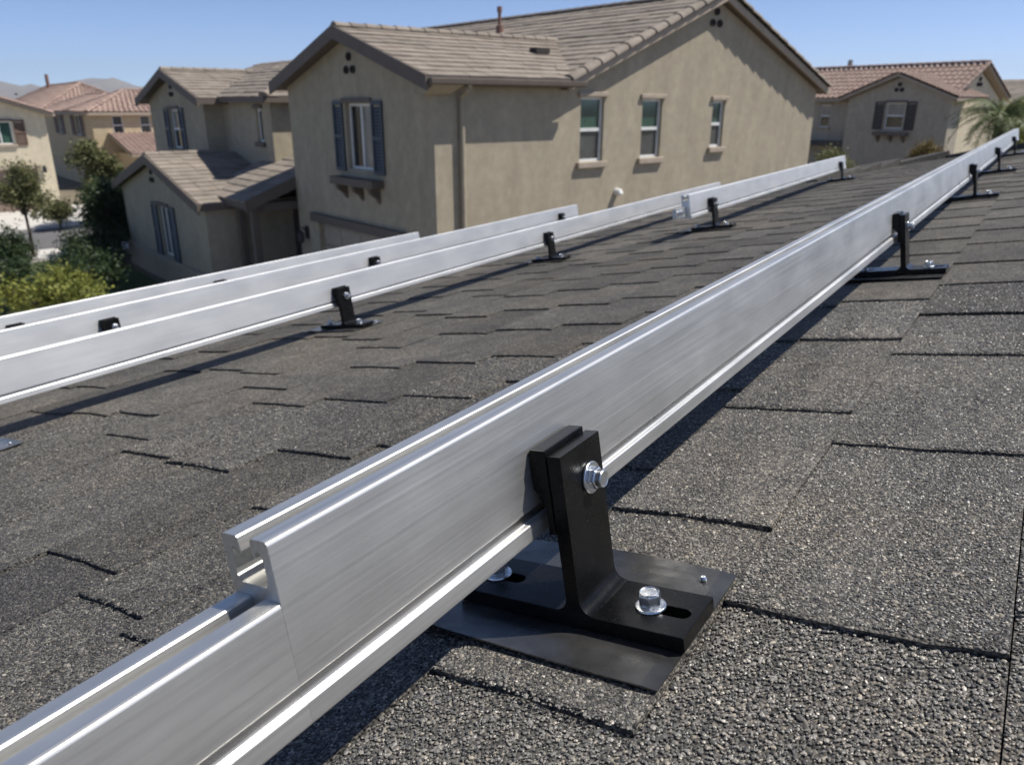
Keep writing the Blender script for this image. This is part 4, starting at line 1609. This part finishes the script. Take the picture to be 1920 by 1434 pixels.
rr_ = deck(rh, [[(-9.4, 0.55, rz + 0.05), (RE + 0.3, 0.55, rz + 0.05), (RE + 0.3, 3.4, rzt), (-9.4, 3.4, rzt)],
                [(-9.4, 3.4, rzt), (RE + 0.3, 3.4, rzt), (RE + 0.3, 6.25, rz + 0.05), (-9.4, 6.25, rz + 0.05)]], 'trim_tan', 0.15)
barrel(rr_, Vector((-9.4, 0.55, rz + 0.05)), X, Vector((0, 1, m_)).normalized(), Vector((0, -m_, 1)).normalized(), math.hypot(2.85, m_ * 2.85), lambda t: (0, 9.4 + RE + 0.3), 'tile_red')
barrel(rr_, Vector((-9.4, 6.25, rz + 0.05)), X, Vector((0, -1, m_)).normalized(), Vector((0, m_, 1)).normalized(), math.hypot(2.85, m_ * 2.85), lambda t: (0, 9.4 + RE + 0.3), 'tile_red')
caps(rr_, (-9.4, 3.4, rzt + 0.06), (RE + 0.3, 3.4, rzt + 0.06), 'tile_red', r=0.14, step=0.45)
caps(rr_, (RE + 0.28, 0.55, rz + 0.1), (RE + 0.28, 3.4, rzt + 0.04), 'tile_red', name='rake_tile')
caps(rr_, (RE + 0.28, 6.25, rz + 0.1), (RE + 0.28, 3.4, rzt + 0.04), 'tile_red', name='rake_tile')
gm = 1.0 / (L_ / 2)
gz = rz + 1.0 + 0.17
rg2 = deck(rh, [[(-0.4, -0.35, gz - gm * (L_ / 2 + 0.4)), (L_ / 2, -0.35, gz), (L_ / 2, 2.6, gz), (-0.4, 2.6, gz - gm * (L_ / 2 + 0.4))],
                [(L_ / 2, -0.35, gz), (L_ + 0.4, -0.35, gz - gm * (L_ / 2 + 0.4)), (L_ + 0.4, 2.6, gz - gm * (L_ / 2 + 0.4)), (L_ / 2, 2.6, gz)]], 'trim_tan', 0.13)
T_ = math.hypot(L_ / 2 + 0.4, gm * (L_ / 2 + 0.4))
barrel(rg2, Vector((L_ + 0.4, 0, gz - gm * (L_ / 2 + 0.4))), Y, Vector((-1, 0, gm)).normalized(), Vector((gm, 0, 1)).normalized(), T_, lambda t: (-0.35, 2.6), 'tile_red')
barrel(rg2, Vector((-0.4, 0, gz - gm * (L_ / 2 + 0.4))), Y, Vector((1, 0, gm)).normalized(), Vector((-gm, 0, 1)).normalized(), T_, lambda t: (-0.35, 2.6), 'tile_red')
m = MB()
m.tube([(-2.6, 3.7, rzt - 0.3), (-2.6, 3.7, rzt + 0.45)], 0.13, 8)
m.build('vent_pipe', 'pipe_metal', rh)

# one more roof beyond it
mx = frame_matrix(36.0, 56.0, 140.0)
xh = thing('house', 'distant house with plain brown roof at the right frame edge', 'house', matrix=mx)
m = MB()
m.box(-6, 6, 0, 8, 0, E0 + 0.0)
m.build('wall', 'stucco_cream', xh)
xr = deck(xh, [[(-6.5, -0.5, E0), (6.5, -0.5, E0), (6.5, 4, E0 + 1.75), (-6.5, 4, E0 + 1.75)], [(-6.5, 4, E0 + 1.75), (6.5, 4, E0 + 1.75), (6.5, 8.5, E0), (-6.5, 8.5, E0)]], 'trim_tan', 0.15)
courses(xr, Vector((-6.5, -0.5, E0)), X, Vector((0, 4.5, 1.75)).normalized(), Vector((0, -1.75, 4.5)).normalized(), math.hypot(4.5, 1.75), lambda t: (0, 13), 'tile_brown')
courses(xr, Vector((-6.5, 8.5, E0)), X, Vector((0, -4.5, 1.75)).normalized(), Vector((0, 1.75, 4.5)).normalized(), math.hypot(4.5, 1.75), lambda t: (0, 13), 'tile_brown')

# ------------------------------------------------------------------ plants
def leaves(name, parent, clumps, n, size, mat, rng, aspect=0.55, sub=(60, 0.32)):
    """leaf-sized faces gathered in twigs through the crown's volume"""
    per, spread = sub
    vol = np.array([c[3] * c[4] * c[5] for c in clumps])
    pick = rng.choice(len(clumps), max(1, n // per), p=vol / vol.sum())
    Cn = np.array(clumps, float)[pick]
    k_ = len(Cn)
    d = rng.normal(size=(k_, 3))
    d /= np.linalg.norm(d, axis=1)[:, None]
    r = rng.random(k_)[:, None] ** 0.45
    tw = Cn[:, :3] + d * r * Cn[:, 3:6]
    tone_t = rng.random(k_)
    cen = np.repeat(tw, per, 0) + rng.normal(size=(k_ * per, 3)) * spread * np.repeat(Cn[:, 3:6].mean(1), per)[:, None]
    tone = np.clip(np.repeat(tone_t, per) * 0.6 + rng.random(k_ * per) * 0.4, 0, 1)
    N = len(cen)
    a = rng.normal(size=(N, 3))
    a[:, 2] *= 0.6
    a /= np.linalg.norm(a, axis=1)[:, None]
    b = np.cross(a, rng.normal(size=(N, 3)))
    b /= np.linalg.norm(b, axis=1)[:, None]
    s = size * rng.uniform(0.6, 1.4, N)[:, None]
    V = np.stack([cen - a * s * 0.5, cen + b * s * aspect * 0.5, cen + a * s * 0.5, cen - b * s * aspect * 0.5], 1).reshape(-1, 3)
    V[:, 2] = np.maximum(V[:, 2], 0.02)
    me = bpy.data.meshes.new(name)
    me.vertices.add(len(V))
    me.vertices.foreach_set('co', V.astype(np.float32).ravel())
    me.loops.add(len(V))
    me.loops.foreach_set('vertex_index', np.arange(len(V), dtype=np.int32))
    me.polygons.add(N)
    me.polygons.foreach_set('loop_start', np.arange(0, len(V), 4, dtype=np.int32))
    me.update(calc_edges=True)
    at = me.attributes.new('tone', 'FLOAT', 'FACE')
    at.data.foreach_set('value', tone.astype(np.float32))
    me.materials.append(MATS[mat])
    o = bpy.data.objects.new(name, me)
    COL.objects.link(o)
    o.parent = parent
    return o


def tree(name, label, cat, x, y, height, clumps, n, size, mat, seed, trunk=0.10, group=None, stem=True, sub=(60, 0.32)):
    rng = np.random.default_rng(seed)
    root = thing(name, label, cat, group, Matrix.Translation((x, y, 0)))
    if stem:
        m = MB()
        h0 = min(c[2] for c in clumps)
        m.tube([(0, 0, -0.05), (0.03, 0.02, h0 * 0.5), (0.0, 0.05, h0)], [trunk * 1.3, trunk, trunk * 0.8], 8)
        for c in clumps:
            m.tube([(0.0, 0.05, h0 * 0.85), (c[0] * 0.5, c[1] * 0.5, (h0 + c[2]) / 2 + 0.1), (c[0], c[1], c[2] + c[5] * 0.4)], [trunk * 0.6, trunk * 0.4, trunk * 0.12], 6)
        m.build('trunk', 'bark', root, smooth=True)
    leaves('crown', root, clumps, n, size, mat, rng, sub=sub)
    return root


def rclumps(rng, n, cx, cy, cz_, rx, ry, rz_, r0, r1):
    out = []
    for _ in range(n):
        d = rng.normal(size=3)
        d /= np.linalg.norm(d)
        q = rng.random() ** 0.5
        r = rng.uniform(r0, r1)
        out.append((cx + d[0] * rx * q, cy + d[1] * ry * q, cz_ + d[2] * rz_ * q, r, r, r * 0.85))
    return out


rg_ = np.random.default_rng(11)
tree('street_tree', 'small olive-green street tree with thin trunk beside the pavement at left', 'tree', -16.2, 25.9, 3.1,
     rclumps(rg_, 12, 0, 0, 2.25, 0.75, 0.75, 0.75, 0.3, 0.5), 4600, 0.10, 'leaf_olive', 1, 0.05)
tree('broadleaf_tree', 'tall olive-green tree in front of the yellow house', 'tree', -17.6, 33.9, 4.2,
     rclumps(rg_, 14, 0, 0, 2.45, 0.85, 0.85, 1.15, 0.4, 0.65), 7500, 0.14, 'leaf_olive', 2, 0.09)
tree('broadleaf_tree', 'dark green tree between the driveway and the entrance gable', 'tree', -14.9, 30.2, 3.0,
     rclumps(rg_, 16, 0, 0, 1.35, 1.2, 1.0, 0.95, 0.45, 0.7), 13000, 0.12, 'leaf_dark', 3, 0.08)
tree('shrub', 'small sunlit shrub left of the dark green tree', 'shrub', -19.0, 32.6, 1.4,
     rclumps(rg_, 6, 0, 0, 0.8, 0.7, 0.6, 0.4, 0.3, 0.5), 3400, 0.10, 'leaf_olive', 4, 0.04)
tree('bush', 'bright lime-green bush at the left frame edge above the rails', 'bush', -8.5, 14.2, 2.2,
     rclumps(rg_, 15, 0, 0, 1.55, 1.2, 0.9, 0.7, 0.28, 0.46), 10500, 0.085, 'leaf_lime', 5, 0.06, sub=(70, 0.28))
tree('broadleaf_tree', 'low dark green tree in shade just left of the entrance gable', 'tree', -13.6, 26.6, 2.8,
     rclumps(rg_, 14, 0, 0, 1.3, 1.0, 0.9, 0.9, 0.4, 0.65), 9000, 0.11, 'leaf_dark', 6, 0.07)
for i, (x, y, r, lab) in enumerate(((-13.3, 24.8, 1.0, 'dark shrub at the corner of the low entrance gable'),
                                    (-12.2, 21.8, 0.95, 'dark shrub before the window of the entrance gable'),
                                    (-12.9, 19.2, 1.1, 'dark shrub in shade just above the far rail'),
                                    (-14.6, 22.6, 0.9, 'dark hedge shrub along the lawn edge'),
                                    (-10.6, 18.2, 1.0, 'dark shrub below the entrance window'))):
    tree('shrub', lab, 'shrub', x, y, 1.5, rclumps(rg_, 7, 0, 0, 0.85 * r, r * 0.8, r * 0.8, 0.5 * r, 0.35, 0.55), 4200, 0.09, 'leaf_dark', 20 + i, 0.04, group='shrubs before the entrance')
tree('shrub', 'climbing shrub on the low wing of the yellow house', 'shrub', -16.6, 42.4, 3.5,
     rclumps(rg_, 7, 0, 0, 2.3, 0.5, 0.5, 0.8, 0.3, 0.45), 3500, 0.12, 'leaf_olive', 30, 0.05)
# right side
tree('shrub', 'rounded yellow-green shrub against the wall of the right house', 'shrub', 18.7, 36.0, 3.9,
     rclumps(rg_, 11, 0, 0, 2.85, 0.65, 0.6, 0.85, 0.35, 0.55), 6500, 0.10, 'leaf_rust', 31, 0.07)
tree('shrub', 'olive bush between the beige house and the right house', 'shrub', 13.7, 33.6, 3.6,
     rclumps(rg_, 10, 0, 0, 2.6, 0.8, 0.6, 0.75, 0.35, 0.55), 5600, 0.10, 'leaf_olive', 32, 0.07)
tree('broadleaf_tree', 'bright green tree at the right frame edge', 'tree', 20.1, 32.2, 5.0,
     rclumps(rg_, 9, 0, 0, 4.2, 0.7, 0.7, 0.8, 0.4, 0.6), 6000, 0.12, 'leaf_lime', 33, 0.09)

# palm
palm = thing('palm_tree', 'palm with pale drooping fronds at the right frame edge', 'palm', matrix=Matrix.Translation((17.6, 29.2, 0)))
m = MB()
m.tube([(0, 0, -0.05), (0.05, 0, 1.8), (0.02, 0.05, 4.55)], [0.22, 0.17, 0.15], 12)
m.build('trunk', 'bark', palm, smooth=True)
prng = random.Random(5)
for i in range(36):
    az = 2 * math.pi * i / 36 + prng.uniform(-0.1, 0.1)
    el = prng.uniform(-0.2, 1.15)
    ln = prng.uniform(1.5, 2.1)
    dirh = Vector((math.cos(az), math.sin(az), 0))
    side = Vector((-dirh.y, dirh.x, 0))
    pts = []
    p = Vector((0.02, 0.05, 4.55))
    ang = el
    for s in range(11):
        pts.append(p.copy())
        p = p + (dirh * math.cos(ang) + Zv * math.sin(ang)) * (ln / 10)
        ang -= 0.17
    m = MB()
    m.tube(pts, [0.022 - 0.0018 * s for s in range(11)], 4)
    for s in range(1, 11):
        for f in (0.0, 0.33, 0.66):
            q0 = pts[s - 1].lerp(pts[s], f)
            for sg in (-1, 1):
                tip = q0 + side * sg * prng.uniform(0.22, 0.34) * (1.15 - abs(s - 5) / 8) + dirh * 0.14 - Zv * prng.uniform(0.08, 0.24)
                t2 = (pts[s] - pts[s - 1]).normalized() * 0.022
                m.face([q0 - t2, q0 + t2, tip])
    m.build('frond', 'leaf_palm', palm, fix=False)

# far-off trees that read as one mass along the horizon
frng = np.random.default_rng(77)
cl = []
for i in range(150):
    x = frng.uniform(-420, 420)
    y = frng.uniform(240, 420)
    hgt = frng.uniform(2.2, 5.6)
    r = frng.uniform(2.0, 4.5)
    cl.append((x, y, hgt * 0.5, r, r, hgt * 0.5))
root = bpy.data.objects.new('distant_trees', None)
o = leaves('distant_trees', None, cl, 30000, 1.1, 'leaf_dark', frng, sub=(120, 0.4))
bpy.data.objects.remove(root)
o.name = 'distant_trees'
o['kind'] = 'stuff'

# ------------------------------------------------------------------ air
m = MB()
m.box(-9000, 9000, -3000, 9000, -1.2, 420)
hz_ = m.build('haze', None)
hm = bpy.data.materials.new('haze_air')
hm.use_nodes = True
ht = hm.node_tree
for nd in list(ht.nodes):
    ht.nodes.remove(nd)
ho = ht.nodes.new('ShaderNodeOutputMaterial')
hv = ht.nodes.new('ShaderNodeVolumePrincipled')
hv.inputs['Color'].default_value = (0.84, 0.91, 1.0, 1)
hv.inputs['Density'].default_value = 0.00010
hv.inputs['Anisotropy'].default_value = 0.2
ht.links.new(hv.outputs[0], ho.inputs['Volume'])
hz_.data.materials.append(hm)
hz_['kind'] = 'stuff'
